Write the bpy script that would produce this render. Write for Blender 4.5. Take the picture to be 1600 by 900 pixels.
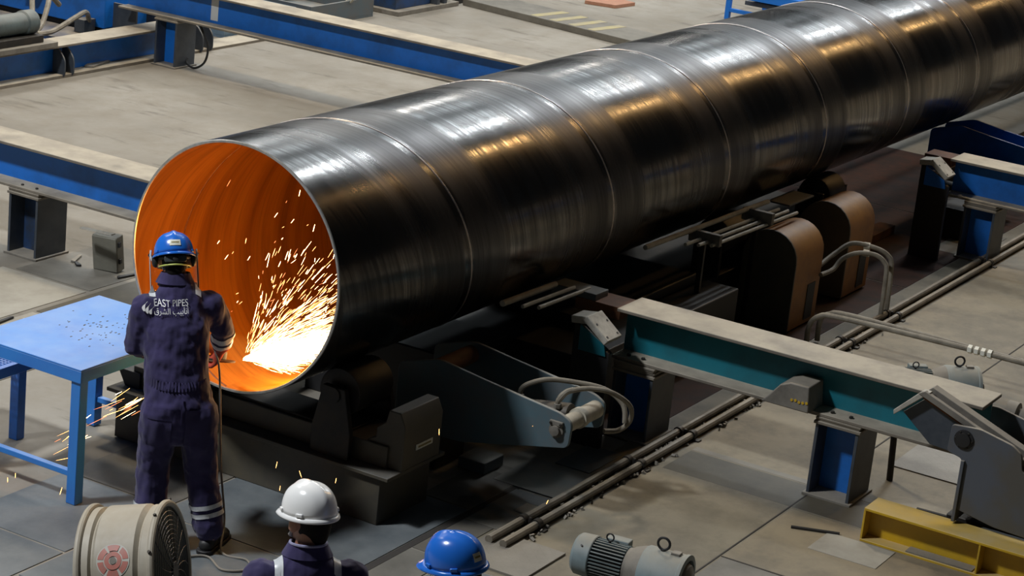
import bpy, bmesh, math, random
from mathutils import Vector, Matrix, Euler
from mathutils.bvhtree import BVHTree
R = math.radians
for o in list(bpy.data.objects):
    bpy.data.objects.remove(o)
SC = bpy.context.scene
COL = SC.collection

# ------------------------------------------------------------------ camera
cd = bpy.data.cameras.new('camera')
cam = bpy.data.objects.new('camera', cd)
COL.objects.link(cam)
SC.camera = cam
cd.sensor_width = 36.0
cd.lens = 36.0 * 3509.7 / 1600.0
cd.clip_end = 300
_r = Vector((0.5100, -0.8540, 0.1020))
_w = Vector((0.8360, 0.4650, -0.2910)).normalized()
_r = (_r - _w * _r.dot(_w)).normalized()
_u = _r.cross(_w)
cam.matrix_world = Matrix(((_r.x, _u.x, -_w.x, -10.194), (_r.y, _u.y, -_w.y, -7.545), (_r.z, _u.z, -_w.z, 5.355), (0, 0, 0, 1)))

# ------------------------------------------------------------------ world, lamps, exposure
world = bpy.data.worlds.new('hall')
SC.world = world
world.use_nodes = True
bg = world.node_tree.nodes['Background']
bg.inputs[0].default_value = (0.80, 0.90, 1.0, 1)
bg.inputs[1].default_value = 0.014
SC.view_settings.view_transform = 'Standard'
SC.view_settings.look = 'None'
SC.view_settings.gamma = 1.0
SC.view_settings.use_curve_mapping = False
SC.view_settings.exposure = 0.0

def area(loc, size, power, color, sy=None):
    l = bpy.data.lights.new('hall_lamp', 'AREA')
    l.energy = power; l.color = color; l.size = size
    if sy: l.shape = 'RECTANGLE'; l.size_y = sy
    o = bpy.data.objects.new('hall_lamp', l)
    COL.objects.link(o); o.location = loc
    return o
WHITE = (0.92, 0.97, 1.0); SODIUM = (1.0, 0.60, 0.24)
area((8.0, 5.0, 13.0), 1.4, 900, (1.0, 0.83, 0.60), 1.4)               # high bay over the cutting station
area((-6.0, 4.2, 11.5), 1.2, 2000, (0.94, 0.97, 1.0), 1.2)              # high bay behind the photographer
for x, w in ((4, 380), (12, 480), (20, 420), (28, 320), (36, 260)):    # high bays on the far side of the hall
    area((x, 14, 13.5), 2.4, w, (1.0, 0.96, 0.90), 1.6)
for y, wd, w in ((-1.2, 1.2, 190), (3.2, 2.2, 820), (9.0, 3.0, 850), (16.0, 4.0, 900), (24.0, 4.0, 1000)):     # translucent roof strips along the hall; last two added to brighten the pipe's top
    area((24, y, 14.5), 30, w, (0.86, 0.95, 1.0), wd)
for x in (15.0, 20, 25.5, 31.5, 38):                                # white high bays along the pipe
    area((x, 0.3, 13.0), 1.2, 400, WHITE, 0.9)
for x in (21, 27, 33.5, 41):                                        # sodium high bays on the near side
    area((x, -5.6, 13.0), 1.2, 300, SODIUM, 0.8)

# ------------------------------------------------------------------ materials
MATS = {}
def nodes(name):
    m = bpy.data.materials.new(name); m.use_nodes = True
    nt = m.node_tree; b = nt.nodes['Principled BSDF']
    MATS[name] = m
    return m, nt, b
def N(nt, t, **k):
    n = nt.nodes.new(t)
    for a, v in k.items(): setattr(n, a, v)
    return n
def noise(nt, scale, detail=4, rough=0.6, coord='Object', vec=None):
    n = N(nt, 'ShaderNodeTexNoise'); n.inputs['Scale'].default_value = scale
    n.inputs['Detail'].default_value = detail; n.inputs['Roughness'].default_value = rough
    if vec is None:
        tc = N(nt, 'ShaderNodeTexCoord'); vec = tc.outputs[coord]
    nt.links.new(vec, n.inputs['Vector'])
    return n.outputs['Fac']
def ramp(nt, fac, stops):
    r = N(nt, 'ShaderNodeValToRGB'); e = r.color_ramp.elements
    while len(e) > 1: e.remove(e[-1])
    e[0].position = stops[0][0]; c = stops[0][1]; e[0].color = (*c, 1) if not isinstance(c, (int, float)) else (c, c, c, 1)
    for p, c in stops[1:]:
        k = e.new(p); k.color = (*c, 1) if not isinstance(c, (int, float)) else (c, c, c, 1)
    nt.links.new(fac, r.inputs[0])
    return r.outputs[0]
def mix(nt, fac, a, b):
    n = N(nt, 'ShaderNodeMix', data_type='RGBA')
    for s, v in ((n.inputs[0], fac), (n.inputs[6], a), (n.inputs[7], b)):
        if isinstance(v, (int, float)): s.default_value = v
        elif isinstance(v, tuple): s.default_value = (*v, 1)
        else: nt.links.new(v, s)
    return n.outputs[2]
def math_(nt, op, a, b=None, c=None, clamp=False):
    n = N(nt, 'ShaderNodeMath', operation=op); n.use_clamp = clamp
    for i, v in enumerate((a, b, c)):
        if v is None: continue
        if isinstance(v, (int, float)): n.inputs[i].default_value = v
        else: nt.links.new(v, n.inputs[i])
    return n.outputs[0]
def bump(nt, b, h, strength=0.3, dist=0.01):
    n = N(nt, 'ShaderNodeBump'); n.inputs['Strength'].default_value = strength; n.inputs['Distance'].default_value = dist
    nt.links.new(h, n.inputs['Height']); nt.links.new(n.outputs[0], b.inputs['Normal'])
def surf(name, col, col2=None, rough=0.5, metal=0.0, scale=6.0, lo=0.4, hi=0.65, dust=0.0, dustcol=(0.34, 0.30, 0.24), bmp=0.0, spec=0.5):
    """base colour + patchy second colour + settled dust on faces that look up"""
    m, nt, b = nodes(name)
    c = col
    if col2 is not None:
        f = ramp(nt, noise(nt, scale, 6, 0.65), [(lo, 0.0), (hi, 1.0)])
        c = mix(nt, f, col, col2)
    if dust > 0:
        g = N(nt, 'ShaderNodeNewGeometry'); s = N(nt, 'ShaderNodeSeparateXYZ'); nt.links.new(g.outputs['Normal'], s.inputs[0])
        up = ramp(nt, s.outputs['Z'], [(0.25, 0.0), (0.9, 1.0)])
        dn = ramp(nt, noise(nt, 3.5, 5, 0.6), [(0.28, 0.25), (0.6, 1.0)])
        f = math_(nt, 'MULTIPLY', math_(nt, 'MULTIPLY', up, dn), dust)
        c = mix(nt, f, c, dustcol)
        rr = math_(nt, 'MULTIPLY_ADD', f, 0.9 - rough, rough); nt.links.new(rr, b.inputs['Roughness'])
    else:
        b.inputs['Roughness'].default_value = rough
    if isinstance(c, tuple): b.inputs['Base Color'].default_value = (*c, 1)
    else: nt.links.new(c, b.inputs['Base Color'])
    b.inputs['Metallic'].default_value = metal
    b.inputs['Specular IOR Level'].default_value = spec
    if bmp > 0: bump(nt, b, noise(nt, 45, 4, 0.6), bmp, 0.004)
    return m
def emit(name, col, strength):
    m, nt, b = nodes(name)
    b.inputs['Base Color'].default_value = (0, 0, 0, 1)
    b.inputs['Emission Color'].default_value = (*col, 1); b.inputs['Emission Strength'].default_value = strength
    m.cycles.emission_sampling = 'NONE'
    return m

# concrete floor
m, nt, b = nodes('concrete')
tc = N(nt, 'ShaderNodeTexCoord')
n1 = noise(nt, 0.45, 6, 0.62); n2 = noise(nt, 2.2, 8, 0.7); n3 = noise(nt, 14, 6, 0.7)
mp = N(nt, 'ShaderNodeMapping'); mp.inputs['Scale'].default_value = (1.0, 0.22, 1.0); nt.links.new(tc.outputs['Object'], mp.inputs[0])
n4 = noise(nt, 5.0, 5, 0.65, vec=mp.outputs[0])
c = ramp(nt, n1, [(0.3, (0.17, 0.153, 0.125)), (0.5, (0.235, 0.216, 0.183)), (0.7, (0.29, 0.27, 0.234))])
c = mix(nt, ramp(nt, n2, [(0.42, 0.0), (0.68, 0.7)]), c, (0.18, 0.155, 0.118))
c = mix(nt, ramp(nt, n4, [(0.57, 0.0), (0.70, 0.75)]), c, (0.10, 0.086, 0.066))
c = mix(nt, ramp(nt, n3, [(0.60, 0.0), (0.8, 0.4)]), c, (0.17, 0.15, 0.12))
nt.links.new(c, b.inputs['Base Color'])
b.inputs['Roughness'].default_value = 0.72
bump(nt, b, n3, 0.15, 0.004)

# soiled concrete of the working bay, yellowed to carry the sodium light
m, nt, b = nodes('concrete_soiled')
n1 = noise(nt, 0.7, 6, 0.62); n2 = noise(nt, 2.6, 8, 0.7); n3 = noise(nt, 14, 6, 0.7)
c = ramp(nt, n1, [(0.3, (0.115, 0.098, 0.068)), (0.5, (0.20, 0.172, 0.120)), (0.7, (0.27, 0.232, 0.165))])
c = mix(nt, ramp(nt, n2, [(0.44, 0.0), (0.66, 0.7)]), c, (0.10, 0.085, 0.062))
c = mix(nt, ramp(nt, n3, [(0.60, 0.0), (0.8, 0.4)]), c, (0.09, 0.08, 0.062))
nt.links.new(c, b.inputs['Base Color']); b.inputs['Roughness'].default_value = 0.68
bump(nt, b, n3, 0.15, 0.004)
surf('deck', (0.090, 0.105, 0.115), (0.15, 0.165, 0.17), 0.55, 0.0, 3.0, 0.35, 0.7, bmp=0.25)
surf('deck_brown', (0.13, 0.115, 0.09), (0.085, 0.08, 0.072), 0.6, 0.0, 3.0, bmp=0.25)
surf('plate_grey', (0.17, 0.158, 0.132), (0.115, 0.106, 0.088), 0.6, 0.0, 2.5, bmp=0.2)
surf('plate_ochre', (0.27, 0.222, 0.145), (0.17, 0.142, 0.10), 0.65, 0.0, 2.2, bmp=0.2)
surf('plate_dark', (0.100, 0.086, 0.060), (0.068, 0.059, 0.043), 0.6, 0.0, 2.5, bmp=0.2)
surf('plate_light', (0.36, 0.34, 0.29), (0.25, 0.23, 0.19), 0.65, 0.0, 2.0, bmp=0.2)
surf('rust_shade', (0.048, 0.015, 0.007), (0.02, 0.010, 0.007), 0.9, 0.0, 4.0, bmp=0.3)  # rust red with the pipe's shade put into the colour
surf('joint', (0.035, 0.03, 0.026), None, 0.8)
# chequer plate
m, nt, b = nodes('chequer')
tc = N(nt, 'ShaderNodeTexCoord')
def bars(ang, off):
    mp = N(nt, 'ShaderNodeMapping'); mp.inputs['Rotation'].default_value = (0, 0, ang); mp.inputs['Location'].default_value = (off, off, 0)
    nt.links.new(tc.outputs['Object'], mp.inputs[0])
    s = N(nt, 'ShaderNodeSeparateXYZ'); nt.links.new(mp.outputs[0], s.inputs[0])
    fx = math_(nt, 'ABSOLUTE', math_(nt, 'SUBTRACT', math_(nt, 'FRACT', math_(nt, 'MULTIPLY', s.outputs[0], 18)), 0.5))
    fy = math_(nt, 'ABSOLUTE', math_(nt, 'SUBTRACT', math_(nt, 'FRACT', math_(nt, 'MULTIPLY', s.outputs[1], 18)), 0.5))
    return math_(nt, 'MULTIPLY', math_(nt, 'LESS_THAN', fx, 0.36), math_(nt, 'LESS_THAN', fy, 0.11))
h = math_(nt, 'MAXIMUM', bars(R(45), 0.0), bars(R(-45), 0.028))
c = mix(nt, ramp(nt, noise(nt, 3, 6, 0.65), [(0.35, 0.0), (0.7, 1.0)]), (0.17, 0.155, 0.13), (0.24, 0.22, 0.185))
nt.links.new(c, b.inputs['Base Color']); b.inputs['Roughness'].default_value = 0.55
bump(nt, b, h, 1.0, 0.004)

surf('blue_paint', (0.008, 0.145, 0.56), (0.008, 0.09, 0.32), 0.42, 0.0, 2.6, 0.45, 0.72, dust=0.92)
surf('blue_dark', (0.010, 0.050, 0.16), (0.02, 0.03, 0.05), 0.5, 0.0, 4.0, 0.4, 0.66, dust=0.85)
surf('teal_blue', (0.006, 0.15, 0.20), (0.010, 0.10, 0.13), 0.45, 0.0, 2.4, 0.42, 0.7, dust=0.92)  # greener, darker variant of the blue on the left beam
surf('beam_flange', (0.20, 0.175, 0.14), (0.13, 0.115, 0.095), 0.6, 0.0, 5.0, dust=0.95, dustcol=(0.42, 0.375, 0.30))
surf('post_grey', (0.055, 0.065, 0.08), (0.03, 0.04, 0.055), 0.5, 0.0, 5.0, dust=0.6)
surf('arm_grey', (0.075, 0.125, 0.15), (0.10, 0.115, 0.125), 0.5, 0.0, 4.0, dust=0.6)
surf('bracket_grey', (0.085, 0.095, 0.115), (0.09, 0.085, 0.075), 0.5, 0.0, 2.0, 0.42, 0.6, dust=0.85)
surf('plinth', (0.085, 0.072, 0.048), (0.055, 0.05, 0.04), 0.5, 0.0, 3.0, dust=0.75, dustcol=(0.13, 0.13, 0.125))
surf('dark_steel', (0.03, 0.03, 0.03), (0.05, 0.042, 0.035), 0.5, 0.6, 8.0, dust=0.4, dustcol=(0.16, 0.14, 0.115))
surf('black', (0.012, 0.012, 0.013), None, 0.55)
surf('rubber', (0.016, 0.016, 0.016), None, 0.6)
surf('hose', (0.24, 0.215, 0.17), (0.15, 0.13, 0.10), 0.65, 0.0, 9.0)
surf('tube_steel', (0.22, 0.195, 0.155), (0.11, 0.095, 0.075), 0.5, 0.2, 7.0, dust=0.5)
surf('cream', (0.46, 0.43, 0.35), (0.30, 0.27, 0.21), 0.55, 0.0, 7.0, dust=0.5)
surf('pad', (0.44, 0.42, 0.37), (0.30, 0.28, 0.24), 0.6, 0.0, 14.0)
surf('yellow_paint', (0.58, 0.36, 0.012), (0.42, 0.27, 0.03), 0.45, 0.0, 4.0, 0.4, 0.7, dust=0.9, dustcol=(0.50, 0.38, 0.17))
surf('guard_brown', (0.34, 0.15, 0.028), (0.22, 0.10, 0.03), 0.55, 0.0, 4.0)
surf('rust', (0.16, 0.06, 0.022), (0.08, 0.035, 0.018), 0.75, 0.0, 6.0)
surf('motor_blue', (0.20, 0.255, 0.27), (0.14, 0.18, 0.19), 0.5, 0.0, 6.0, dust=0.9, dustcol=(0.30, 0.27, 0.215))
surf('motor_fin', (0.10, 0.135, 0.14), (0.07, 0.09, 0.095), 0.5, 0.0, 8.0, dust=0.35)
surf('dust_grey', (0.19, 0.175, 0.15), (0.12, 0.11, 0.095), 0.65, 0.0, 6.0, dust=0.5)
surf('table_blue', (0.032, 0.21, 0.62), (0.035, 0.17, 0.56), 0.38, 0.0, 3.0, 0.45, 0.7, dust=0.42, dustcol=(0.36, 0.46, 0.63))
surf('step_blue', (0.03, 0.16, 0.55), (0.03, 0.12, 0.38), 0.4, 0.0, 3.0, dust=0.3)
surf('stand_blue', (0.005, 0.15, 0.60), None, 0.4)
surf('fan_beige', (0.36, 0.33, 0.27), (0.28, 0.25, 0.195), 0.38, 0.0, 5.0, dust=0.75, dustcol=(0.33, 0.285, 0.215))
surf('fan_red', (0.42, 0.14, 0.11), (0.34, 0.15, 0.12), 0.5, 0.0, 30.0)
surf('fan_pale', (0.42, 0.41, 0.36), None, 0.5)
surf('box_grey', (0.17, 0.165, 0.135), (0.13, 0.125, 0.10), 0.55, 0.0, 5.0)
surf('tray_grey', (0.085, 0.115, 0.135), (0.11, 0.11, 0.11), 0.5, 0.0, 4.0, dust=0.5)
surf('tray_blue', (0.13, 0.20, 0.27), (0.11, 0.16, 0.20), 0.5, 0.0, 4.0, dust=0.4)
surf('white_mark', (0.62, 0.64, 0.64), None, 0.5)
surf('fitting', (0.75, 0.74, 0.66), None, 0.4)
# cloth and people
def cloth(name, c1, c2):
    m, nt, b = nodes(name)
    f = ramp(nt, noise(nt, 7, 5, 0.6), [(0.35, 0.0), (0.7, 1.0)])
    nt.links.new(mix(nt, f, c1, c2), b.inputs['Base Color'])
    b.inputs['Roughness'].default_value = 0.85; b.inputs['Specular IOR Level'].default_value = 0.25
    b.inputs['Sheen Weight'].default_value = 0.15
    mp = N(nt, 'ShaderNodeMapping'); mp.inputs['Scale'].default_value = (1.0, 1.0, 0.28)
    tc = N(nt, 'ShaderNodeTexCoord'); nt.links.new(tc.outputs['Object'], mp.inputs[0])
    bump(nt, b, noise(nt, 9, 2, 0.45, vec=mp.outputs[0]), 0.9, 0.045)
    return m
cloth('navy', (0.040, 0.032, 0.102), (0.024, 0.020, 0.064))
cloth('shirt', (0.28, 0.28, 0.42), (0.24, 0.24, 0.36))
surf('tape', (0.62, 0.64, 0.66), (0.50, 0.52, 0.54), 0.35, 0.0, 30.0)
surf('print_white', (0.80, 0.80, 0.80), None, 0.6)
surf('skin', (0.40, 0.20, 0.125), (0.33, 0.155, 0.095), 0.5, 0.0, 14.0)
surf('hair', (0.006, 0.005, 0.005), (0.010, 0.008, 0.007), 0.6, 0.0, 60.0, bmp=0.4, spec=0.12)
surf('beard', (0.30, 0.29, 0.28), (0.20, 0.19, 0.18), 0.7, 0.0, 60.0, bmp=0.4)
surf('eye_white', (0.75, 0.74, 0.72), None, 0.3)
surf('helmet_blue', (0.014, 0.13, 0.56), (0.02, 0.15, 0.60), 0.22, 0.0, 3.0)
surf('helmet_white', (0.80, 0.80, 0.79), None, 0.2)
surf('sticker', (0.70, 0.70, 0.64), (0.62, 0.60, 0.48), 0.5, 0.0, 40.0)
surf('ink', (0.25, 0.20, 0.07), None, 0.6)
surf('glove_red', (0.42, 0.050, 0.018), (0.28, 0.032, 0.014), 0.75, 0.0, 12.0, bmp=0.3)
surf('boot', (0.014, 0.014, 0.015), (0.03, 0.03, 0.03), 0.55, 0.0, 10.0)
surf('strap_yellow', (0.50, 0.55, 0.12), None, 0.6)
surf('ratchet', (0.05, 0.058, 0.062), None, 0.45)
surf('grinder_orange', (0.55, 0.14, 0.02), None, 0.4)
surf('disc_brown', (0.16, 0.085, 0.045), (0.10, 0.055, 0.03), 0.6, 0.0, 20.0)
m, nt, b = nodes('visor')
b.inputs['Base Color'].default_value = (0.95, 0.97, 0.97, 1); b.inputs['Transmission Weight'].default_value = 1.0
b.inputs['Roughness'].default_value = 0.04; b.inputs['IOR'].default_value = 1.1
emit('spark_hot', (1.0, 0.74, 0.36), 14.0)
emit('spark_mid', (1.0, 0.50, 0.15), 6.0)
emit('spark_dim', (1.0, 0.30, 0.10), 3.0)

# the pipe: rolled plate with a helical weld; bands follow the helix
PITCH = 1.88
def helix_coords(nt):
    tc = N(nt, 'ShaderNodeTexCoord'); s = N(nt, 'ShaderNodeSeparateXYZ'); nt.links.new(tc.outputs['Object'], s.inputs[0])
    ny = math_(nt, 'MULTIPLY', s.outputs['Y'], -1.0)
    th = math_(nt, 'ARCTAN2', ny, s.outputs['Z'])
    u = math_(nt, 'SUBTRACT', math_(nt, 'SUBTRACT', s.outputs['X'], math_(nt, 'MULTIPLY', th, PITCH / (2 * math.pi))), 0.96)
    return s, th, u
def vec3(nt, x, y, z):
    n = N(nt, 'ShaderNodeCombineXYZ')
    for i, v in enumerate((x, y, z)):
        if isinstance(v, (int, float)): n.inputs[i].default_value = v
        else: nt.links.new(v, n.inputs[i])
    return n.outputs[0]
def pipe_mat(name, inside):
    m, nt, b = nodes(name)
    s, th, u = helix_coords(nt)
    fr = math_(nt, 'FRACT', math_(nt, 'DIVIDE', u, PITCH))
    fine = noise(nt, 1.0, 5, 0.7, vec=vec3(nt, math_(nt, 'MULTIPLY', u, 34.0), math_(nt, 'MULTIPLY', th, 0.9), 0.0))
    mid = noise(nt, 1.0, 4, 0.6, vec=vec3(nt, math_(nt, 'MULTIPLY', u, 7.0), math_(nt, 'MULTIPLY', th, 0.45), 3.1))
    blot = noise(nt, 2.0, 5, 0.6)
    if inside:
        c = ramp(nt, mid, [(0.3, (0.17, 0.060, 0.006)), (0.5, (0.32, 0.125, 0.012)), (0.7, (0.40, 0.17, 0.022))])  # brown mill scale with the sparks' orange glow put into the colour
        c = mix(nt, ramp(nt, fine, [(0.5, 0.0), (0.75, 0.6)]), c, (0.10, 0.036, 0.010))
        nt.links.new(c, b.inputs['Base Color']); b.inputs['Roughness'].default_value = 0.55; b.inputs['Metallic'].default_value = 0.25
    else:
        c = ramp(nt, mid, [(0.3, (0.062, 0.061, 0.061)), (0.5, (0.108, 0.106, 0.104)), (0.7, (0.185, 0.184, 0.184))])
        c = mix(nt, ramp(nt, fine, [(0.40, 0.8), (0.56, 0.0)]), c, (0.030, 0.029, 0.030))
        c = mix(nt, ramp(nt, blot, [(0.50, 0.0), (0.72, 0.5)]), c, (0.12, 0.088, 0.062))
        edge = ramp(nt, fr, [(0.0, 0.15), (0.015, 0.2), (0.03, 0.85), (0.14, 0.55), (0.20, 0.75), (0.27, 0.0), (0.62, 0.0), (0.72, 0.45), (0.78, 0.2), (0.86, 0.75), (0.95, 0.85), (0.965, 0.1), (1.0, 0.15)])
        c = mix(nt, edge, c, (0.040, 0.038, 0.040))
        nt.links.new(c, b.inputs['Base Color'])
        b.inputs['Metallic'].default_value = 1.0
        rr = ramp(nt, fine, [(0.35, 0.27), (0.65, 0.16)])
        nt.links.new(math_(nt, 'MULTIPLY_ADD', edge, 0.22, rr), b.inputs['Roughness'])
    if inside: bump(nt, b, fine, 0.10, 0.004)
    return m
pipe_mat('pipe_outside', False); pipe_mat('pipe_inside', True)
surf('pipe_rim', (0.50, 0.50, 0.48), (0.36, 0.35, 0.33), 0.35, 0.7, 20.0)
surf('weld', (0.50, 0.45, 0.43), (0.38, 0.33, 0.31), 0.3, 0.8, 30.0)
surf('weld_inside', (0.20, 0.09, 0.04), (0.12, 0.05, 0.025), 0.6, 0.3, 30.0)

# ------------------------------------------------------------------ mesh helpers
class MB:
    def __init__(s): s.v = []; s.f = []; s.mi = []; s.cur = 0
    def add(s, vs, fs):
        o = len(s.v); s.v += [tuple(v) for v in vs]
        for f in fs: s.f.append([i + o for i in f]); s.mi.append(s.cur)
        return s
    def box(s, x0, x1, y0, y1, z0, z1, mat=None):
        vs = [Vector((x, y, z)) for z in (z0, z1) for y in (y0, y1) for x in (x0, x1)]
        if mat is not None: vs = [mat @ v for v in vs]
        return s.add(vs, [(0, 2, 3, 1), (4, 5, 7, 6), (0, 1, 5, 4), (2, 6, 7, 3), (0, 4, 6, 2), (1, 3, 7, 5)])
    def prism(s, poly, axis, a, b, mat=None):
        n = len(poly)
        def P(p, t):
            v = {'X': (t, p[0], p[1]), 'Y': (p[0], t, p[1]), 'Z': (p[0], p[1], t)}[axis]
            v = Vector(v); return mat @ v if mat is not None else v
        vs = [P(p, a) for p in poly] + [P(p, b) for p in poly]
        fs = [list(range(n))[::-1], list(range(n, 2 * n))] + [(i, (i + 1) % n, n + (i + 1) % n, n + i) for i in range(n)]
        return s.add(vs, fs)
    def tube(s, pts, r, n=8, closed=False, caps=True):
        pts = [Vector(p) for p in pts]; k = len(pts)
        rs = r if isinstance(r, (list, tuple)) else [r] * k
        T = []
        for i in range(k):
            if closed: d = pts[(i + 1) % k] - pts[i - 1]
            else: d = pts[min(i + 1, k - 1)] - pts[max(i - 1, 0)]
            T.append(d.normalized())
        ref = Vector((0, 0, 1)) if abs(T[0].z) < 0.9 else Vector((1, 0, 0))
        nrm = (ref - T[0] * ref.dot(T[0])).normalized()
        vs = []
        for i in range(k):
            nrm = (nrm - T[i] * nrm.dot(T[i])).normalized(); bi = T[i].cross(nrm)
            for j in range(n):
                a = 2 * math.pi * j / n
                vs.append(pts[i] + (nrm * math.cos(a) + bi * math.sin(a)) * rs[i])
        fs = []
        for i in range(k if closed else k - 1):
            i2 = (i + 1) % k
            for j in range(n): fs.append((i * n + j, i * n + (j + 1) % n, i2 * n + (j + 1) % n, i2 * n + j))
        if caps and not closed: fs += [list(range(n))[::-1], [(k - 1) * n + j for j in range(n)]]
        return s.add(vs, fs)
    def cyl(s, p0, p1, r, n=16): return s.tube([p0, p1], r, n)
    def lathe(s, prof, o, ax, n=32):
        """prof: (radius, distance along ax)"""
        o = Vector(o); ax = Vector(ax).normalized()
        ref = Vector((0, 0, 1)) if abs(ax.z) < 0.9 else Vector((1, 0, 0))
        e1 = (ref - ax * ref.dot(ax)).normalized(); e2 = ax.cross(e1)
        vs = []; k = len(prof)
        for r_, h in prof:
            for j in range(n):
                a = 2 * math.pi * j / n
                vs.append(o + ax * h + (e1 * math.cos(a) + e2 * math.sin(a)) * max(r_, 1e-5))
        fs = [(i * n + j, i * n + (j + 1) % n, (i + 1) * n + (j + 1) % n, (i + 1) * n + j) for i in range(k - 1) for j in range(n)]
        fs += [list(range(n))[::-1], [(k - 1) * n + j for j in range(n)]]
        return s.add(vs, fs)
    def mesh(s, name):
        me = bpy.data.meshes.new(name); me.from_pydata(s.v, [], s.f); me.update()
        bm = bmesh.new(); bm.from_mesh(me); bmesh.ops.recalc_face_normals(bm, faces=bm.faces); bm.to_mesh(me); bm.free()
        return me
    def build(s, name, mat, parent=None, loc=None, bevel=0.0, smooth=True, ang=35, rot=None):
        me = s.mesh(name)
        for mm in (mat if isinstance(mat, (list, tuple)) else [mat]): me.materials.append(MATS[mm])
        if isinstance(mat, (list, tuple)):
            for p, i in zip(me.polygons, s.mi): p.material_index = i
        if smooth:
            me.polygons.foreach_set('use_smooth', [True] * len(me.polygons)); me.set_sharp_from_angle(angle=R(ang))
        o = bpy.data.objects.new(name, me); COL.objects.link(o)
        if parent is not None: o.parent = parent
        if loc is not None: o.location = loc
        if rot is not None: o.rotation_euler = rot
        if bevel > 0:
            bv = o.modifiers.new('bevel', 'BEVEL'); bv.width = bevel; bv.segments = 2; bv.limit_method = 'ANGLE'; bv.angle_limit = R(40)
        return o
def tag(o, label, cat, group=None, kind=None):
    o['label'] = label
    if cat: o['category'] = cat
    if group: o['group'] = group
    if kind: o['kind'] = kind
    return o
def thing(name, label, cat, loc=(0, 0, 0), rotz=0.0, group=None):
    o = bpy.data.objects.new(name, None); COL.objects.link(o); o.empty_display_size = 0.1
    o.location = loc; o.rotation_euler = (0, 0, rotz)
    return tag(o, label, cat, group)
def struct(o, label):
    o['kind'] = 'structure'; o['label'] = label; return o
def dup(root, loc, rotz, label, group=None):
    r = root.copy(); COL.objects.link(r); r.location = loc; r.rotation_euler = (0, 0, rotz); r['label'] = label
    if group: r['group'] = group
    for ch in list(root.children):
        c = ch.copy(); COL.objects.link(c); c.parent = r
        for g in ch.children:
            d = g.copy(); COL.objects.link(d); d.parent = c
    return r
def B(name, mat, parent, x0, x1, y0, y1, z0, z1, bevel=0.004):
    return MB().box(x0, x1, y0, y1, z0, z1).build(name, mat, parent, bevel=bevel)
def smooth_path(pts, per=8):
    """Catmull-Rom through the points"""
    P = [Vector(p) for p in pts]; out = []
    for i in range(len(P) - 1):
        p0 = P[max(i - 1, 0)]; p1 = P[i]; p2 = P[i + 1]; p3 = P[min(i + 2, len(P) - 1)]
        for k in range(per):
            t = k / per
            out.append(0.5 * ((2 * p1) + (p2 - p0) * t + (2 * p0 - 5 * p1 + 4 * p2 - p3) * t * t + (3 * p1 - p0 - 3 * p2 + p3) * t ** 3))
    out.append(P[-1]); return out
def bolt(parent, p, ax, r=0.012, h=0.012, mat='dark_steel', name='bolt'):
    return MB().lathe([(r, 0), (r, h * 0.8), (r * 0.8, h)], p, ax, 6).build(name, mat, parent)
WORLDP = set()
def wthing(name, label, cat, loc, group=None):
    """a thing whose parts are given in hall coordinates"""
    o = thing(name, label, cat, loc, 0.0, group); WORLDP.add(o.name); return o
_build = MB.build
def _wbuild(s, name, mat, parent=None, loc=None, **k):
    if parent is not None and loc is None and parent.name in WORLDP: loc = tuple(-c for c in parent.location)
    return _build(s, name, mat, parent, loc, **k)
MB.build = _wbuild

# ------------------------------------------------------------------ floor
floor = MB().box(-16, 70, -30, 45, -0.20, 0.0).build('floor', 'concrete', smooth=False)
struct(floor, 'dusty beige concrete hall floor with steel plates and stains')
def plate(mat, x0, x1, y0, y1, h=0.006, name='floor_plate'):
    return MB().box(x0, x1, y0, y1, -0.02, h).build(name, mat, floor, bevel=0.002)
# bluish steel deck at the pipe end
for (x0, x1, y0, y1, mt) in [(-4.0, -1.62, -1.20, 0.12, 'deck'), (-1.60, -0.42, -1.20, 0.12, 'deck'), (-0.40, 0.95, -1.20, 0.12, 'deck'),
                             (-4.0, -1.22, 0.14, 1.25, 'deck'), (-1.20, -0.32, 0.14, 0.92, 'deck'), (-0.30, 0.50, 0.14, 0.92, 'deck_brown'),
                             (-4.0, -1.3, -3.6, -1.26, 'deck'), (-1.28, 0.22, -1.52, -1.26, 'plate_grey'), (-1.28, 0.22, -3.0, -1.54, 'deck')]:
    plate(mt, x0, x1, y0, y1)
plate('deck_brown', 0.97, 1.62, -1.20, -0.85); plate('deck_brown', 0.24, 1.05, -1.47, -1.26)
plate('joint', -4, 2.1, -1.255, -1.205, 0.003, 'floor_groove')
plate('chequer', 0.29, 0.79, -1.99, -1.50, 0.016, 'chequer_plate')
plate('plate_grey', 0.82, 1.12, -1.53, -1.27, 0.010); plate('plate_light', 1.14, 1.3, -1.50, -1.42, 0.012)
for (x0, x1, y0, y1, mt) in [(1.5, 2.02, -1.5, -1.05, 'tray_grey'), (2.04, 2.5, -1.46, -1.2, 'deck'), (1.08, 1.46, -1.5, -1.25, 'deck')]: plate(mt, x0, x1, y0, y1, 0.008)
# rusty strip below the pipe, darkened in colour to stand in for its shade
for k in range(4): plate('rust_shade', 2.75 + k * 2.6, 5.33 + k * 2.6, -1.36, 0.9, 0.004, 'rusty_shade_plate')
plate('concrete_soiled', 0.24, 26.0, -9.0, -1.37, 0.0015, 'floor_slab')
plate('concrete_soiled', -4.0, 0.22, -9.0, -3.62, 0.0015, 'floor_slab')
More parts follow.
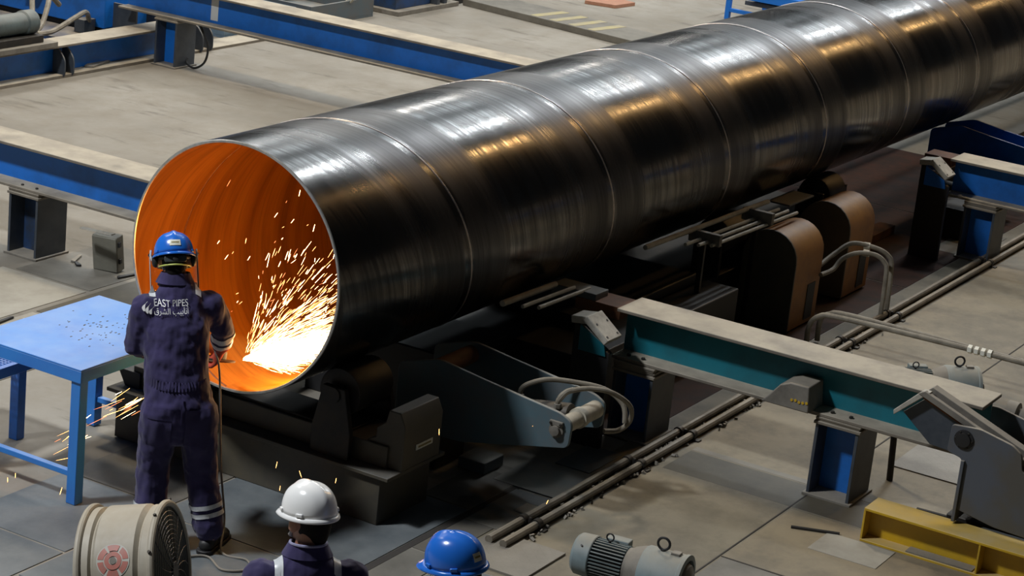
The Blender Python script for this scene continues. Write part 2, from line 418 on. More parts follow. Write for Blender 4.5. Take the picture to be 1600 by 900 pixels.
# painted bands and slabs on the near side
plate('plate_dark', 2.50, 2.93, -5.0, -1.76, 0.003, 'floor_band'); plate('plate_grey', 2.945, 3.02, -5.0, -1.76, 0.003, 'floor_band')
for (x0, x1, y0, y1, mt) in [(1.46, 2.47, -4.5, -2.71, 'plate_ochre'), (0.2, 1.44, -4.5, -2.71, 'plate_grey'), ]: plate(mt, x0, x1, y0, y1, 0.004)
plate('plate_light', 1.95, 2.28, -3.5, -3.05, 0.008)
plate('chequer', 3.7, 4.9, -3.6, -2.9, 0.01, 'chequer_plate'); plate('plate_dark', 5.2, 6.4, -3.9, -3.2, 0.006)
plate('plate_dark', 9.4, 10.4, -1.45, -1.05, 0.006); plate('plate_grey', 10.0, 11.4, -2.6, -1.85, 0.004)
# plates and slabs on the far side, by the first beam
for (x0, x1, y0, y1, mt) in [(1.0, 2.48, 3.20, 4.05, 'plate_light'), (2.52, 3.60, 3.20, 3.95, 'plate_grey'), (1.0, 1.82, 2.30, 3.14, 'plate_light'), (1.86, 3.5, 2.30, 3.14, 'plate_dark'),
                             (1.0, 2.2, 4.10, 4.7, 'plate_dark'), (0.2, 0.96, 2.3, 4.7, 'plate_grey'), (3.55, 4.3, 2.2, 3.0, 'chequer')]: plate(mt, x0, x1, y0, y1, 0.005)
for x in (5.6, 12.2): plate('joint', x, x + 0.018, 0.8, 9.5, 0.0015, 'expansion_joint')
for y in (-2.695, -4.4): plate('joint', 0.25, 9.0, y, y + 0.012, 0.005, 'expansion_joint')
plate('joint', 1.445, 1.458, -4.4, -2.7, 0.005, 'expansion_joint')
# oil stains in the concrete by the conduits are part of the plates' own wear

# ------------------------------------------------------------------ the pipe
PZ = 1.4672; RO = 0.762; RI = 0.742; PL = 34.0
pipe = thing('steel_pipe', 'huge spiral welded steel pipe with glowing orange mouth', 'pipe', (0, 0, PZ))
def shell(name, mat, r, x0, x1, n=160, m=60):
    mb = MB(); vs = []; fs = []
    for i in range(m + 1):
        x = x0 + (x1 - x0) * i / m
        for j in range(n):
            a = 2 * math.pi * j / n; vs.append((x, r * math.cos(a), r * math.sin(a)))
    for i in range(m):
        for j in range(n): fs.append((i * n + j, i * n + (j + 1) % n, (i + 1) * n + (j + 1) % n, (i + 1) * n + j))
    mb.add(vs, fs); return mb.build(name, mat, pipe, ang=80)
shell('outer_wall', 'pipe_outside', RO, 0.006, PL)
shell('inner_wall', 'pipe_inside', RI, 0.006, PL)
MB().lathe([(RI, 0.007), (RI + 0.003, 0.0), (RO - 0.004, 0.0), (RO, 0.007)], (0, 0, 0), (1, 0, 0), 160).build('cut_rim', 'pipe_rim', pipe)
bpy.data.objects['cut_rim'].data.materials[0] = MATS['pipe_rim']
# open the lathe's end caps (ring only)
me = bpy.data.objects['cut_rim'].data; bm = bmesh.new(); bm.from_mesh(me)
bmesh.ops.delete(bm, geom=[f for f in bm.faces if len(f.verts) > 8], context='FACES'); bm.to_mesh(me); bm.free()
def helix(name, mat, r, w, h, x0):
    vs = []; fs = []; n = int((PL - 0.1) / PITCH * 120); sg = 1 if h > 0 else -1
    k0 = None; i = 0
    for q in range(-120, n):
        a = 2 * math.pi * q / 120; x = x0 + PITCH * q / 120
        if x < 0.02 or x > PL - 0.1: continue
        for du, dr in ((-w, -0.001 * sg), (-w * 0.5, h * 0.8), (0, h), (w * 0.5, h * 0.8), (w, -0.001 * sg)):
            rr = r + dr; vs.append((x + du, -rr * math.sin(a), rr * math.cos(a)))
        i += 1
    for q in range(i - 1):
        for j in range(4): fs.append((q * 5 + j, q * 5 + j + 1, (q + 1) * 5 + j + 1, (q + 1) * 5 + j))
    return MB().add(vs, fs).build(name, mat, pipe, ang=80)
helix('weld_seam', 'weld', RO, 0.010, 0.0035, 0.96)
helix('inner_weld_seam', 'weld_inside', RI, 0.009, -0.0045, 0.96)

# ------------------------------------------------------------------ transfer beams
XB = 2.783
def hbeam_y(root, x0, y0, y1, z1=0.898, z0=0.545, fw=0.36, web='blue_paint', fl='beam_flange', und='post_grey'):
    """H-section beam running along Y"""
    tf, tw = 0.024, 0.016; xm = x0 + fw / 2
    MB().box(x0, x0 + fw, y0, y1, z1 - tf, z1).build('top_flange', fl, root, bevel=0.005)
    MB().box(xm - tw / 2, xm + tw / 2, y0, y1, z0 + tf, z1 - tf).build('web', web, root)
    MB().box(x0, x0 + fw, y0, y1, z0, z0 + tf).build('bottom_flange', fl, root, bevel=0.005)
def post(root, x0, y0, w=0.30, d=0.35, z1=0.545, web='blue_paint', edge='post_grey', shims=2):
    """H-section post, flanges facing +Y and -Y, on a base plate, shims on top"""
    t = 0.022
    p = MB().box(x0, x0 + d, y0, y0 + t, 0.015, z1 - 0.014 * shims - 0.02).build('support_post', edge, root, bevel=0.003)
    MB().box(x0, x0 + d, y0 + w - t, y0 + w, 0.015, z1 - 0.014 * shims - 0.02).build('post_flange', edge, p, bevel=0.003)
    MB().box(x0 + d / 2 - 0.012, x0 + d / 2 + 0.012, y0 + t, y0 + w - t, 0.015, z1 - 0.014 * shims - 0.02).build('post_web', web, p)
    MB().box(x0 - 0.02, x0 + d + 0.02, y0 - 0.02, y0 + w + 0.02, 0.0, 0.018).build('base_plate', 'dust_grey', p, bevel=0.003)
    z = z1 - 0.014 * shims - 0.02
    MB().box(x0 - 0.012, x0 + d + 0.012, y0 - 0.012, y0 + w + 0.012, z, z + 0.02).build('cap_plate', 'beam_flange', p, bevel=0.003)
    for k in range(shims): MB().box(x0 - 0.006 * k, x0 + d, y0 - 0.008 * (k % 2), y0 + w + 0.004, z + 0.02 + k * 0.014, z + 0.0335 + k * 0.014).build('shim', 'beam_flange', p, bevel=0.002)
    return p
t = wthing('transfer_beam', 'blue painted H-beam with dusty top running left from the pipe mouth', 'beam', (XB, 4, 0), 'pipe transfer beams')
hbeam_y(t, XB, 1.15, 7.5); post(t, XB, 3.99, web='blue_dark'); post(t, XB, 1.5, web='blue_dark')
MB().box(2.73, 2.775, 3.2, 3.52, 0.548, 0.556, Matrix.Translation((0.04, 0, 0.012)) @ Matrix.Rotation(R(-3), 4, 'X')).build('loose_strip', 'pad', t)
for y in (4.2, 4.05): bolt(t, (XB + 0.05, y, 0.569), (0, 0, 1))
t = wthing('transfer_beam', 'teal blue H-beam with worn bare top beside the lifting arm', 'beam', (XB, -2.8, 0), 'pipe transfer beams')
hbeam_y(t, XB, -3.74, -1.15, web='teal_blue')
MB().box(XB + 0.05, XB + 0.31, -1.15, -0.80, 0.80, 0.885).build('end_block', 'rust', t, bevel=0.004)
MB().box(XB + 0.06, XB + 0.24, -0.95, -0.60, 0.86, 0.93).build('end_block', 'tray_grey', t, bevel=0.004)
post(t, XB, -2.97, web='blue_paint'); post(t, XB, -1.48, shims=4)
for y in (-1.25, -1.36, -2.75, -2.88): bolt(t, (XB + 0.06, y, 0.569), (0, 0, 1), 0.014, 0.016)
XF = 9.33
t = wthing('transfer_beam', 'bright blue H-beam with white paint mark crossing the far floor', 'beam', (XF, 6, 0), 'pipe transfer beams')
hbeam_y(t, XF, 1.15, 8.75); post(t, XF, 7.90, shims=1); post(t, XF, 2.4)
MB().box(XF + 0.17, XF + 0.1755 - 0.006, 7.47, 7.57, 0.60, 0.85).build('paint_mark', 'white_mark', t)
t = wthing('transfer_beam', 'short blue H-beam end with post at the far right edge', 'beam', (XF, -2.5, 0), 'pipe transfer beams')
hbeam_y(t, XF, -6.5, -1.12); post(t, XF, -1.62, shims=3); post(t, XF, -5.0)
MB().box(XF + 0.05, XF + 0.30, -1.12, -0.85, 0.80, 0.885).build('end_block', 'rust', t, bevel=0.004)

# wedge stop resting on the near beam's lower flange
t = wthing('stop_block', 'chipped wedge shaped steel stop block with chain on the teal beam', 'stop block', (2.80, -2.48, 0.57))
MB().prism([(-2.30, 0.571), (-2.33, 0.60), (-2.42, 0.715), (-2.49, 0.745), (-2.62, 0.745), (-2.64, 0.571)], 'X', 2.70, 2.94).build('block', 'dust_grey', t, bevel=0.008)
for k in range(5): MB().lathe([(0.010, 0), (0.010, 0.012)], (2.695, -2.515 - k * 0.026, 0.635 + 0.004 * math.sin(k * 2)), (1, 0, 0), 8).build('chain_link', 'yellow_paint', t)

# tilting kicker pads beside the two right beams
def kicker(X, Y, z, label, blue):
    t = wthing('kicker_pad', label, 'pad', (X, Y, 0), 'kicker pads')
    MB().prism([(Y + 0.16, 0.0), (Y + 0.16, z - 0.03), (Y - 0.12, z - 0.20), (Y - 0.12, 0.0)], 'X', X, X + 0.05).build('upright', 'black', t, bevel=0.004)
    MB().prism([(Y + 0.11, z - 0.22), (Y + 0.11, z - 0.04), (Y - 0.08, z - 0.14), (Y - 0.10, z - 0.22)], 'X', X - 0.012, X).build('blue_plate', blue, t, bevel=0.002)
    M = Matrix.Translation((X, Y, z)) @ Matrix.Rotation(R(38), 4, 'X')
    p = MB().box(-0.05, 0.15, -0.16, 0.06, -0.045, 0.0, M).build('pad', 'pad', t, bevel=0.006)
    for a in (-0.13, -0.02):
        for c in (-0.02, 0.12): MB().lathe([(0.009, 0), (0.009, 0.003)], M @ Vector((c, a, 0.0)), (M.to_3x3() @ Vector((0, 0, 1))), 8).build('bolt', 'black', p)
    M2 = Matrix.Translation((X, Y + 0.045, z + 0.028)) @ Matrix.Rotation(R(-8), 4, 'X')
    MB().box(-0.04, 0.13, 0.0, 0.13, -0.05, 0.0, M2).build('top_cap', 'pad', t, bevel=0.006)
    return t
kicker(2.46, -1.17, 0.88, 'worn metal kicker pad tilted toward the near teal beam', 'teal_blue')
kicker(9.02, -1.12, 0.90, 'worn metal kicker pad tilted toward the far right beam', 'blue_paint')

# ------------------------------------------------------------------ roller stand below the pipe end
t = wthing('roller_stand', 'dark oily roller stand carrying the pipe end beside the worker', 'roller stand', (0.6, 0, 0))
MB().box(0.345, 0.90, -0.93, 1.10, 0.007, 0.31).build('plinth', 'plinth', t, bevel=0.004)
MB().box(0.315, 0.95, -1.00, 1.16, 0.31, 0.335).build('top_plate', 'plinth', t, bevel=0.004)
MB().box(0.44, 0.80, -0.90, 1.05, 0.335, 0.475).build('channel', 'plinth', t, bevel=0.006)
MB().box(0.47, 0.77, -0.60, 0.95, 0.475, 0.49).build('dust_heap', 'dark_steel', t, bevel=0.004)
for sy in (-1, 1):
    y = sy * 0.53; zc = PZ - 0.762 - 0.06 + 0.0
    c = Vector((0, y, PZ - math.sqrt((RO + 0.15) ** 2 - y * y)))
    MB().lathe([(0.05, 0.36), (0.05, 0.44), (0.146, 0.44), (0.15, 0.45), (0.15, 0.79), (0.146, 0.80), (0.05, 0.80), (0.05, 0.88)], (0, c.y, c.z), (1, 0, 0), 32).build('roller', 'dark_steel', t)
    for x in (0.37, 0.83): MB().prism([(y - 0.14, 0.335), (y - 0.14, 0.50), (y - 0.08, c.z + 0.05), (y + 0.08, c.z + 0.05), (y + 0.14, 0.50), (y + 0.14, 0.335)], 'X', x, x + 0.04).build('bearing_bracket', 'dark_steel', t, bevel=0.004)
p = MB().prism([(-1.00, 0.335), (-1.00, 0.62), (-0.96, 0.70), (-0.88, 0.70), (-0.86, 0.62), (-0.80, 0.57), (-0.80, 0.51), (-0.74, 0.48), (-0.74, 0.335)], 'X', 0.46, 0.88).build('stepped_end_block', 'plinth', t, bevel=0.006)
MB().box(0.60, 0.78, -1.006, -1.0005, 0.44, 0.475).build('name_tag', 'sticker', p)
MB().box(0.62, 0.76, -1.0085, -1.006, 0.452, 0.463).build('tag_print', 'ink', p)
MB().prism([(0.98, 0.335), (0.98, 0.44), (1.16, 0.44), (1.10, 0.335)], 'X', 0.42, 0.80).build('end_block', 'black', t, bevel=0.004)

t = wthing('shade_girder', 'added long dark girder blocking light below the far side of the pipe', 'girder', (15, 1.0, 0))  # unseen girder, added to stop far-side light reaching under the pipe
MB().box(1.3, 33.0, 0.97, 1.0, 0.0, 0.66).build('girder_web', 'dark_steel', t)
MB().box(1.3, 33.0, 0.93, 1.10, 0.66, 0.68).build('girder_flange', 'dark_steel', t, bevel=0.003)
for x0, x1, lab in ((9.9, 11.2, 'added black frame darkening the gap behind the far kicker pad'), (12.2, 25.0, 'added long black roller frame darkening the floor below the far pipe')):
    t = wthing('shade_frame', lab, 'frame', ((x0 + x1) / 2, -0.95, 0), 'added dark frames below the pipe')  # black frames added to keep the floor below the far pipe dark
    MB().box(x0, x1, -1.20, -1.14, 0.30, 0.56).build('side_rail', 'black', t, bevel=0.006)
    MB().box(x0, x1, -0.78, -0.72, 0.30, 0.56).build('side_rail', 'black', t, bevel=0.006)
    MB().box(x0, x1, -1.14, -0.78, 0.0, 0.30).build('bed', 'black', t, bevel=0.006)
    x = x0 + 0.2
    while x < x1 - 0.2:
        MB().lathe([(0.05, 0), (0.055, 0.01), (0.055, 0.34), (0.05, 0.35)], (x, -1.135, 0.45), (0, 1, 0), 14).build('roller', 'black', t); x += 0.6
# second carriage further along, with two brown wheel guards
t = wthing('roller_carriage', 'shadowed roller carriage on wheels below the middle of the pipe', 'roller stand', (6.8, 0, 0))
MB().box(5.2, 8.6, -0.62, 0.9, 0.16, 0.42).build('frame', 'dark_steel', t, bevel=0.006)
for sy in (-1, 1):
    y = sy * 0.53; cz = PZ - math.sqrt((RO + 0.15) ** 2 - y * y)
    for x in (5.6, 7.6):
        MB().lathe([(0.05, -0.05), (0.146, 0.0), (0.15, 0.01), (0.15, 0.34), (0.146, 0.35), (0.05, 0.40)], (x, y, cz), (1, 0, 0), 28).build('roller', 'dark_steel', t)
        for dx in (-0.10, 0.41): MB().box(x + dx, x + dx + 0.04, y - 0.12, y + 0.12, 0.42, cz + 0.04).build('bearing_bracket', 'dark_steel', t, bevel=0.004)
for x in (5.5, 8.1):
    for y in (-0.45, 0.7): MB().lathe([(0.12, 0), (0.125, 0.02), (0.125, 0.08), (0.12, 0.10)], (x, y, 0.125), (0, 1, 0), 24).build('wheel', 'dark_steel', t)
def arch(w, h):
    pts = [(-w / 2, 0.0)]
    for k in range(13):
        a = math.pi - math.pi * k / 12; pts.append((w / 2 * math.cos(a), h - w / 2 + w / 2 * math.sin(a)))
    pts.append((w / 2, 0.0)); return pts
for x, y, lab in ((5.85, -0.93, 'brown arched wheel guard nearer the teal beam'), (7.10, -0.87, 'brown arched wheel guard farther along the pipe')):
    t = wthing('wheel_guard', lab, 'wheel guard', (x, y, 0), 'wheel guards')
    MB().prism([(y + a, 0.02 + b) for a, b in arch(0.46, 0.80)], 'X', x, x + 0.55).build('housing', 'guard_brown', t, bevel=0.008)
    MB().prism([(y + a, 0.02 + b) for a, b in arch(0.47, 0.805)], 'X', x - 0.02, x).build('face_plate', 'plinth', t, bevel=0.004)
    MB().box(x + 0.30, x + 0.45, y - 0.236, y - 0.228, 0.06, 0.36).build('slot', 'black', t)
tag(MB().box(6.55, 7.05, -0.75, -0.55, 0.845, 0.86).build('cover_plate', 'tray_grey', bevel=0.003), 'dull blue grey cover plate lying between the wheel guards', 'plate')
tag(MB().box(8.45, 9.6, -0.60, -0.44, 0.006, 0.09).build('rusty_rail', 'rust', bevel=0.004), 'rusty flat rail lying in the shadow behind the wheel guards', 'rail')
t = wthing('shade_housing', 'added black housing standing in for deep shadow behind the lifting arm', 'housing', (3.5, 0, 0))  # black boxes added below the pipe in place of deep shade
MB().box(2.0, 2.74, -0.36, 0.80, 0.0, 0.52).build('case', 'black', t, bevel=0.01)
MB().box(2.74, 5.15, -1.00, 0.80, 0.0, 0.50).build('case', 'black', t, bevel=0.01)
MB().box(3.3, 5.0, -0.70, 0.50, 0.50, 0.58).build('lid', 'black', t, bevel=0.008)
# thin hydraulic tubes clamped along the carriage
for k, (y, z, x0, x1) in enumerate([(-0.74, 1.00, 3.95, 6.1), (-0.80, 0.93, 4.5, 6.2), (-0.86, 0.92, 4.6, 6.25), (-0.92, 0.91, 4.7, 6.3)]):
    tag(MB().tube([(x0, y, z), (x1, y, z - 0.03)], 0.014 if k else 0.02, 8).build('hydraulic_tube', 'cream'),
        ['thickest pale hydraulic tube along the pipe shadow, nearest the pipe', 'thin hydraulic tube beside the thickest one under the pipe', 'thin hydraulic tube third from the pipe by the guards', 'thin hydraulic tube farthest from the pipe by the guards'][k], 'tube', 'thin hydraulic tubes under the pipe')
for x, lab in ((4.75, 'small clamp bar holding thin tubes, nearer the teal beam'), (5.70, 'small clamp bar holding thin tubes, nearer the wheel guards')):
    t = wthing('tube_clamp', lab, 'clamp', (x, -0.84, 0.4)); MB().box(x, x + 0.05, -0.96, -0.70, 0.895 + (4.75 - x) * 0.008, 0.985).build('clamp_bar', 'dust_grey', t, bevel=0.004)
    MB().box(x + 0.01, x + 0.04, -0.84, -0.80, 0.50 if x < 5 else 0.004, 0.90).build('stem', 'dark_steel', t)
for k, (x, y) in enumerate([(1.97, -0.72), (2.1, -0.80), (2.25, -0.84)]):
    tag(MB().tube([(x, y, 1.0 - k * 0.03), (x + 0.7, y, 0.985 - k * 0.03)], 0.014 if k else 0.022, 8).build('hydraulic_tube', 'cream'),
        ['short thick pale tube under the pipe beside the kicker pad', 'short thin tube in the middle under the pipe near the kicker pad', 'short thin outer tube under the pipe near the kicker pad'][k], 'tube', 'short tubes near the lifting arm')

# ------------------------------------------------------------------ lifting arm with hydraulic cylinder
t = wthing('lifting_arm', 'blue grey hydraulic lifting arm of two tapered plates with hoses', 'lifting arm', (1.85, -1.0, 0))
def rounded(poly, r=0.03, n=4):
    out = []
    k = len(poly)
    for i in range(k):
        a, b_, c = Vector(poly[i - 1]), Vector(poly[i]), Vector(poly[(i + 1) % k])
        d1 = (a - b_); d2 = (c - b_); rr = min(r, d1.length * 0.45, d2.length * 0.45)
        p1 = b_ + d1.normalized() * rr; p2 = b_ + d2.normalized() * rr
        for q in range(n + 1):
            u = q / n; out.append(tuple(p1 * (1 - u) ** 2 + b_ * 2 * u * (1 - u) + p2 * u * u))
    return out
prof = rounded([(-0.20, 0.54), (-0.50, 0.63), (-0.82, 0.585), (-1.40, 0.515), (-1.48, 0.47), (-1.47, 0.305), (-0.70, 0.13), (-0.20, 0.12)], 0.04)
MB().prism(prof, 'X', 1.65, 1.675).build('side_plate', 'arm_grey', t, bevel=0.004)
MB().prism([(a, b + 0.02) for a, b in prof], 'X', 2.07, 2.095).build('side_plate', 'arm_grey', t, bevel=0.004)
p = MB().lathe([(0.05, 0), (0.05, 0.012), (0.032, 0.014), (0.032, 0.034), (0.018, 0.036)], (1.65, -1.38, 0.405), (-1, 0, 0), 20).build('pin', 'dust_grey', t)
MB().box(1.628, 1.648, -1.425, -1.335, 0.435, 0.465).build('keeper_plate', 'dust_grey', p, bevel=0.003)
for y in (-1.415, -1.345): bolt(p, (1.628, y, 0.45), (-1, 0, 0), 0.009, 0.008)
MB().lathe([(0.055, 0.0), (0.055, 0.15), (0.066, 0.152), (0.066, 0.20), (0.058, 0.202), (0.058, 0.395)], (1.675, -1.42, 0.44), (1, 0, 0), 24).build('shaft', 'cream', t)
MB().lathe([(0.07, 0.0), (0.075, 0.02), (0.075, 0.55), (0.06, 0.57), (0.035, 0.58), (0.035, 0.70)], (1.86, -1.36, 0.44), (0, 1, -0.18), 24).build('cylinder', 'dark_steel', t)
MB().lathe([(0.06, 0.0), (0.06, 0.42)], (1.665, -0.48, 0.56), (1, 0, 0), 24).build('pivot_tube', 'rust', t)
for (pts, hx) in (([(1.80, -1.02, 0.47), (1.80, -1.02, 0.53), (1.82, -1.06, 0.575), (1.92, -1.14, 0.60), (2.04, -1.26, 0.585), (2.16, -1.42, 0.55), (2.20, -1.54, 0.47), (2.18, -1.58, 0.36)], 0),
                  ([(1.80, -1.29, 0.48), (1.80, -1.29, 0.53), (1.83, -1.32, 0.585), (1.93, -1.41, 0.61), (2.05, -1.52, 0.585), (2.17, -1.60, 0.49), (2.21, -1.60, 0.38), (2.19, -1.54, 0.30), (2.10, -1.48, 0.30)], 1)):
    h = MB().tube(smooth_path(pts, 6), 0.0165, 10).build('hydraulic_hose', 'hose', t)
    MB().lathe([(0.021, 0), (0.024, 0.006), (0.024, 0.03), (0.018, 0.034)], pts[0], (0, 0, 1), 6).build('hose_fitting', 'dust_grey', h)
MB().tube(smooth_path([pts[1], pts[2], (1.87, -1.35, 0.60)], 5), 0.019, 10).build('ferrule', 'hose', t)
MB().box(1.70, 2.05, -0.51, -0.15, -0.13, 0.14).build('pivot_base', 'dark_steel', t, bevel=0.006)
t.location = (1.85 - 0.35, -1.0 - 0.19, 0.138)
tag(MB().box(1.50, 1.74, -0.98, -0.78, 0.008, 0.085).build('steel_block', 'tray_grey', bevel=0.005), 'small dark steel block on the floor below the lifting arm', 'block')
t = wthing('lifting_arm', 'blue plate corner of a second lifting arm at the far right edge', 'lifting arm', (11.5, -1.0, 0))
for x in (11.35, 11.77): MB().prism([(a, b + 0.16) for a, b in prof], 'X', x, x + 0.025).build('side_plate', 'blue_paint', t, bevel=0.004)
MB().box(11.40, 11.75, -0.95, -0.30, 0.005, 0.50).build('pivot_base', 'dark_steel', t, bevel=0.006)

# ------------------------------------------------------------------ conduits and bent tubes on the near side
for y, lab in ((-1.565, 'long grey floor conduit running along the pipe, on the pipe side'), (-1.665, 'long grey floor conduit running along the pipe, on the outer side')):
    tag(MB().tube([(0.60, y, 0.034), (4, y, 0.034), (8, y, 0.034), (16, y, 0.034)], 0.026, 10).build('floor_conduit', 'tube_steel'), lab, 'conduit', 'floor conduits')
for k, x in enumerate((0.98, 2.34, 3.10, 5.95, 6.95, 9.25, 11.2)):
    t = wthing('conduit_clamp', ['clamp saddle on the floor conduits nearest the chequered plate', 'clamp saddle on the floor conduits in front of the lifting arm hoses', 'clamp saddle on the floor conduits just under the teal beam', 'clamp saddle on the floor conduits at the curved tube ends', 'clamp saddle on the floor conduits at the upright tubes', 'clamp saddle on the floor conduits by the far right post', 'clamp saddle on the floor conduits at the right picture edge'][k], 'clamp', (x, -1.615, 0), 'conduit clamps')
    MB().box(x, x + 0.05, -1.73, -1.50, 0.0, 0.012).build('strap_base', 'dark_steel', t)
    for y in (-1.565, -1.665): MB().lathe([(0.034, 0), (0.034, 0.045)], (x + 0.002, y, 0.036), (1, 0, 0), 12).build('saddle', 'dark_steel', t)
    bolt(t, (x + 0.025, -1.615, 0.012), (0, 0, 1), 0.012, 0.05)
rnd = random.Random(5)
mb = MB()
for k in range(240):
    x = rnd.uniform(0.8, 6.5); y = rnd.choice((-1.615, -1.615, -1.71)) + rnd.gauss(0, 0.014); s = rnd.uniform(0.006, 0.016)
    mb.box(-s, s, -s * 0.7, s * 0.7, -s * 0.6, s * 0.6, Matrix.Translation((x, y, 0.010)) @ Euler((rnd.random() * 3, rnd.random() * 3, rnd.random() * 3)).to_matrix().to_4x4())
tag(mb.build('metal_chips', 'dust_grey', smooth=False), 'pale metal chips and grit collected along the floor conduits', 'debris', kind='stuff')
t = wthing('bent_tube', 'upright pair-leg hydraulic tube bending toward the wheel guard, outer one', 'tube', (6.9, -1.56, 0), 'upright hydraulic tubes')
MB().tube(smooth_path([(6.85, -1.56, 0.03), (6.86, -1.55, 0.40), (6.86, -1.52, 0.49), (6.82, -1.44, 0.545), (6.72, -1.32, 0.55), (6.62, -1.24, 0.50), (6.50, -1.22, 0.43), (6.3, -1.2, 0.42)], 6), 0.02, 10).build('tube', 'hose', t)
MB().lathe([(0.03, 0), (0.03, 0.05)], (6.80, -1.40, 0.548), (-0.1, 1, 0), 8).build('fitting', 'cream', t)
t = wthing('bent_tube', 'upright pair-leg hydraulic tube bending toward the wheel guard, inner one', 'tube', (7.0, -1.5, 0), 'upright hydraulic tubes')
MB().tube(smooth_path([(6.98, -1.56, 0.03), (6.99, -1.54, 0.42), (6.98, -1.50, 0.52), (6.92, -1.40, 0.575), (6.80, -1.24, 0.60), (6.62, -1.16, 0.52), (6.4, -1.13, 0.46), (6.1, -1.12, 0.48), (5.9, -1.12, 0.50)], 6), 0.02, 10).build('tube', 'hose', t)
MB().lathe([(0.03, 0), (0.03, 0.05)], (6.90, -1.36, 0.583), (-0.3, 1, 0), 8).build('fitting', 'cream', t)
for k, (dx, lab) in enumerate(((0.0, 'long curved tube crossing the floor to the right, with white fittings'), (0.22, 'long curved tube crossing the floor to the right, behind the fitted one'))):
    t = wthing('bent_tube', lab, 'tube', (5.6 + dx, -2.0, 0), 'curved crossing tubes')
    MB().tube(smooth_path([(5.64 + dx, -1.42, 0.02), (5.62 + dx, -1.43, 0.20), (5.61 + dx, -1.50, 0.295 - k * 0.03), (5.60 + dx, -1.66, 0.33 - k * 0.03), (5.60 + dx, -2.4, 0.345 - k * 0.05), (5.60 + dx, -3.2, 0.35 - k * 0.06), (5.6 + dx, -4.5, 0.34 - k * 0.06), (5.6 + dx, -5.2, 0.02)], 6), 0.021, 10).build('tube', 'hose', t)
    if k == 0:
        for q in range(4): MB().lathe([(0.024, 0), (0.034, 0.004), (0.034, 0.034), (0.024, 0.038)], (5.60, -2.72 - q * 0.052, 0.352), (0, -1, 0), 6).build('white_fitting', 'fitting', t)
tag(MB().tube([(3.44, -3.0, 0.0), (3.44, -2.97, 0.545)], 0.022, 10).build('thin_rod', 'dark_steel'), 'thin dark rod standing below the teal beam', 'rod')
tag(MB().tube([(3.06, -3.34, 0.012), (3.08, -3.62, 0.012)], 0.012, 6).build('scrap_bar', 'black'), 'short black scrap bar on the floor behind the yellow beam', 'bar')
tag(MB().tube([(2.17, -2.84, 0.012), (2.29, -3.12, 0.012)], 0.011, 6).build('scrap_bar', 'black'), 'short black scrap bar on the floor left of the yellow beam', 'bar')
# ------------------------------------------------------------------ geared motors
def geared_motor(label, loc, rz):
    """axis along local +X: fan cover, finned body, flange, gearbox drum"""
    t = thing('geared_motor', label, 'motor', loc, rz, 'geared motors')
    zc = 0.16; ax = (1, 0, 0)
    p = MB().lathe([(0.07, 0.0), (0.108, 0.012), (0.122, 0.03), (0.126, 0.12), (0.122, 0.125)], (0, 0, zc), ax, 32).build('fan_cover', 'motor_blue', t)
    MB().lathe([(0.006, 0), (0.006, 0.006)], (0.07, -0.09, zc + 0.09), (0, -0.7, 0.7), 8).build('screw', 'black', p)
    MB().lathe([(0.098, 0.115), (0.098, 0.33)], (0, 0, zc), ax, 32).build('stator', 'black', t)
    for k in range(34):
        a = 2 * math.pi * k / 34
        M = Matrix.Translation((0, 0, zc)) @ Matrix.Rotation(a, 4, 'X')
        MB().box(0.128, 0.325, -0.0035, 0.0035, 0.09, 0.118, M).build('fin', 'motor_fin', t)
    MB().lathe([(0.10, 0.325), (0.112, 0.33), (0.112, 0.345), (0.125, 0.36), (0.14, 0.40), (0.148, 0.43)], (0, 0, zc), ax, 32).build('neck', 'dust_grey', t)
    p = MB().lathe([(0.148, 0.43), (0.155, 0.44), (0.155, 0.66), (0.160, 0.665), (0.160, 0.685), (0.130, 0.69), (0.125, 0.66), (0.06, 0.655)], (0, 0, zc), ax, 40).build('gearbox', 'motor_blue', t)
    MB().lathe([(0.122, 0.661), (0.10, 0.70), (0.05, 0.72), (0.03, 0.74)], (0, 0, zc), ax, 24).build('end_bell', 'dust_grey', p)
    MB().box(0.585, 0.64, -0.025, 0.025, zc + 0.150, zc + 0.168).build('plug', 'dust_grey', p, bevel=0.004)
    for x, r, zt in ((0.205, 0.022, zc + 0.118), (0.53, 0.036, zc + 0.155)):
        e = MB().tube([(x + r * math.cos(a), 0, zt + r + 0.006 + r * math.sin(a)) for a in [2 * math.pi * q / 20 for q in range(20)]], r * 0.22, 8, closed=True).build('eyebolt', 'black', t)
        MB().lathe([(r * 0.4, -0.008), (r * 0.4, 0.008)], (x, 0, zt), (0, 0, 1), 10).build('eyebolt_shank', 'black', e)
    MB().box(0.45, 0.64, -0.13, 0.13, 0.0, 0.03).build('foot', 'dust_grey', t, bevel=0.004)
    MB().box(0.50, 0.60, -0.06, 0.06, 0.02, 0.10).build('foot', 'dust_grey', t, bevel=0.004)
    MB().box(0.15, 0.29, -0.09, 0.09, 0.0, 0.02).build('foot', 'dust_grey', t, bevel=0.004)
    MB().box(0.18, 0.26, -0.05, 0.05, 0.015, 0.08).build('foot', 'dust_grey', t, bevel=0.004)
    MB().box(0.17, 0.31, 0.03, 0.10, zc + 0.085, zc + 0.128).build('terminal_box', 'motor_blue', t, bevel=0.006)
    return t
mtr = geared_motor('dusty blue grey geared motor with two eyebolts on the open floor', (0.55, -2.17, 0.0), math.atan2(-1.0, 0.10))
dup(mtr, (4.92, -2.36, 0.0), math.atan2(-0.62, 0.45), 'dusty geared motor mostly hidden behind the teal beam', 'geared motors')

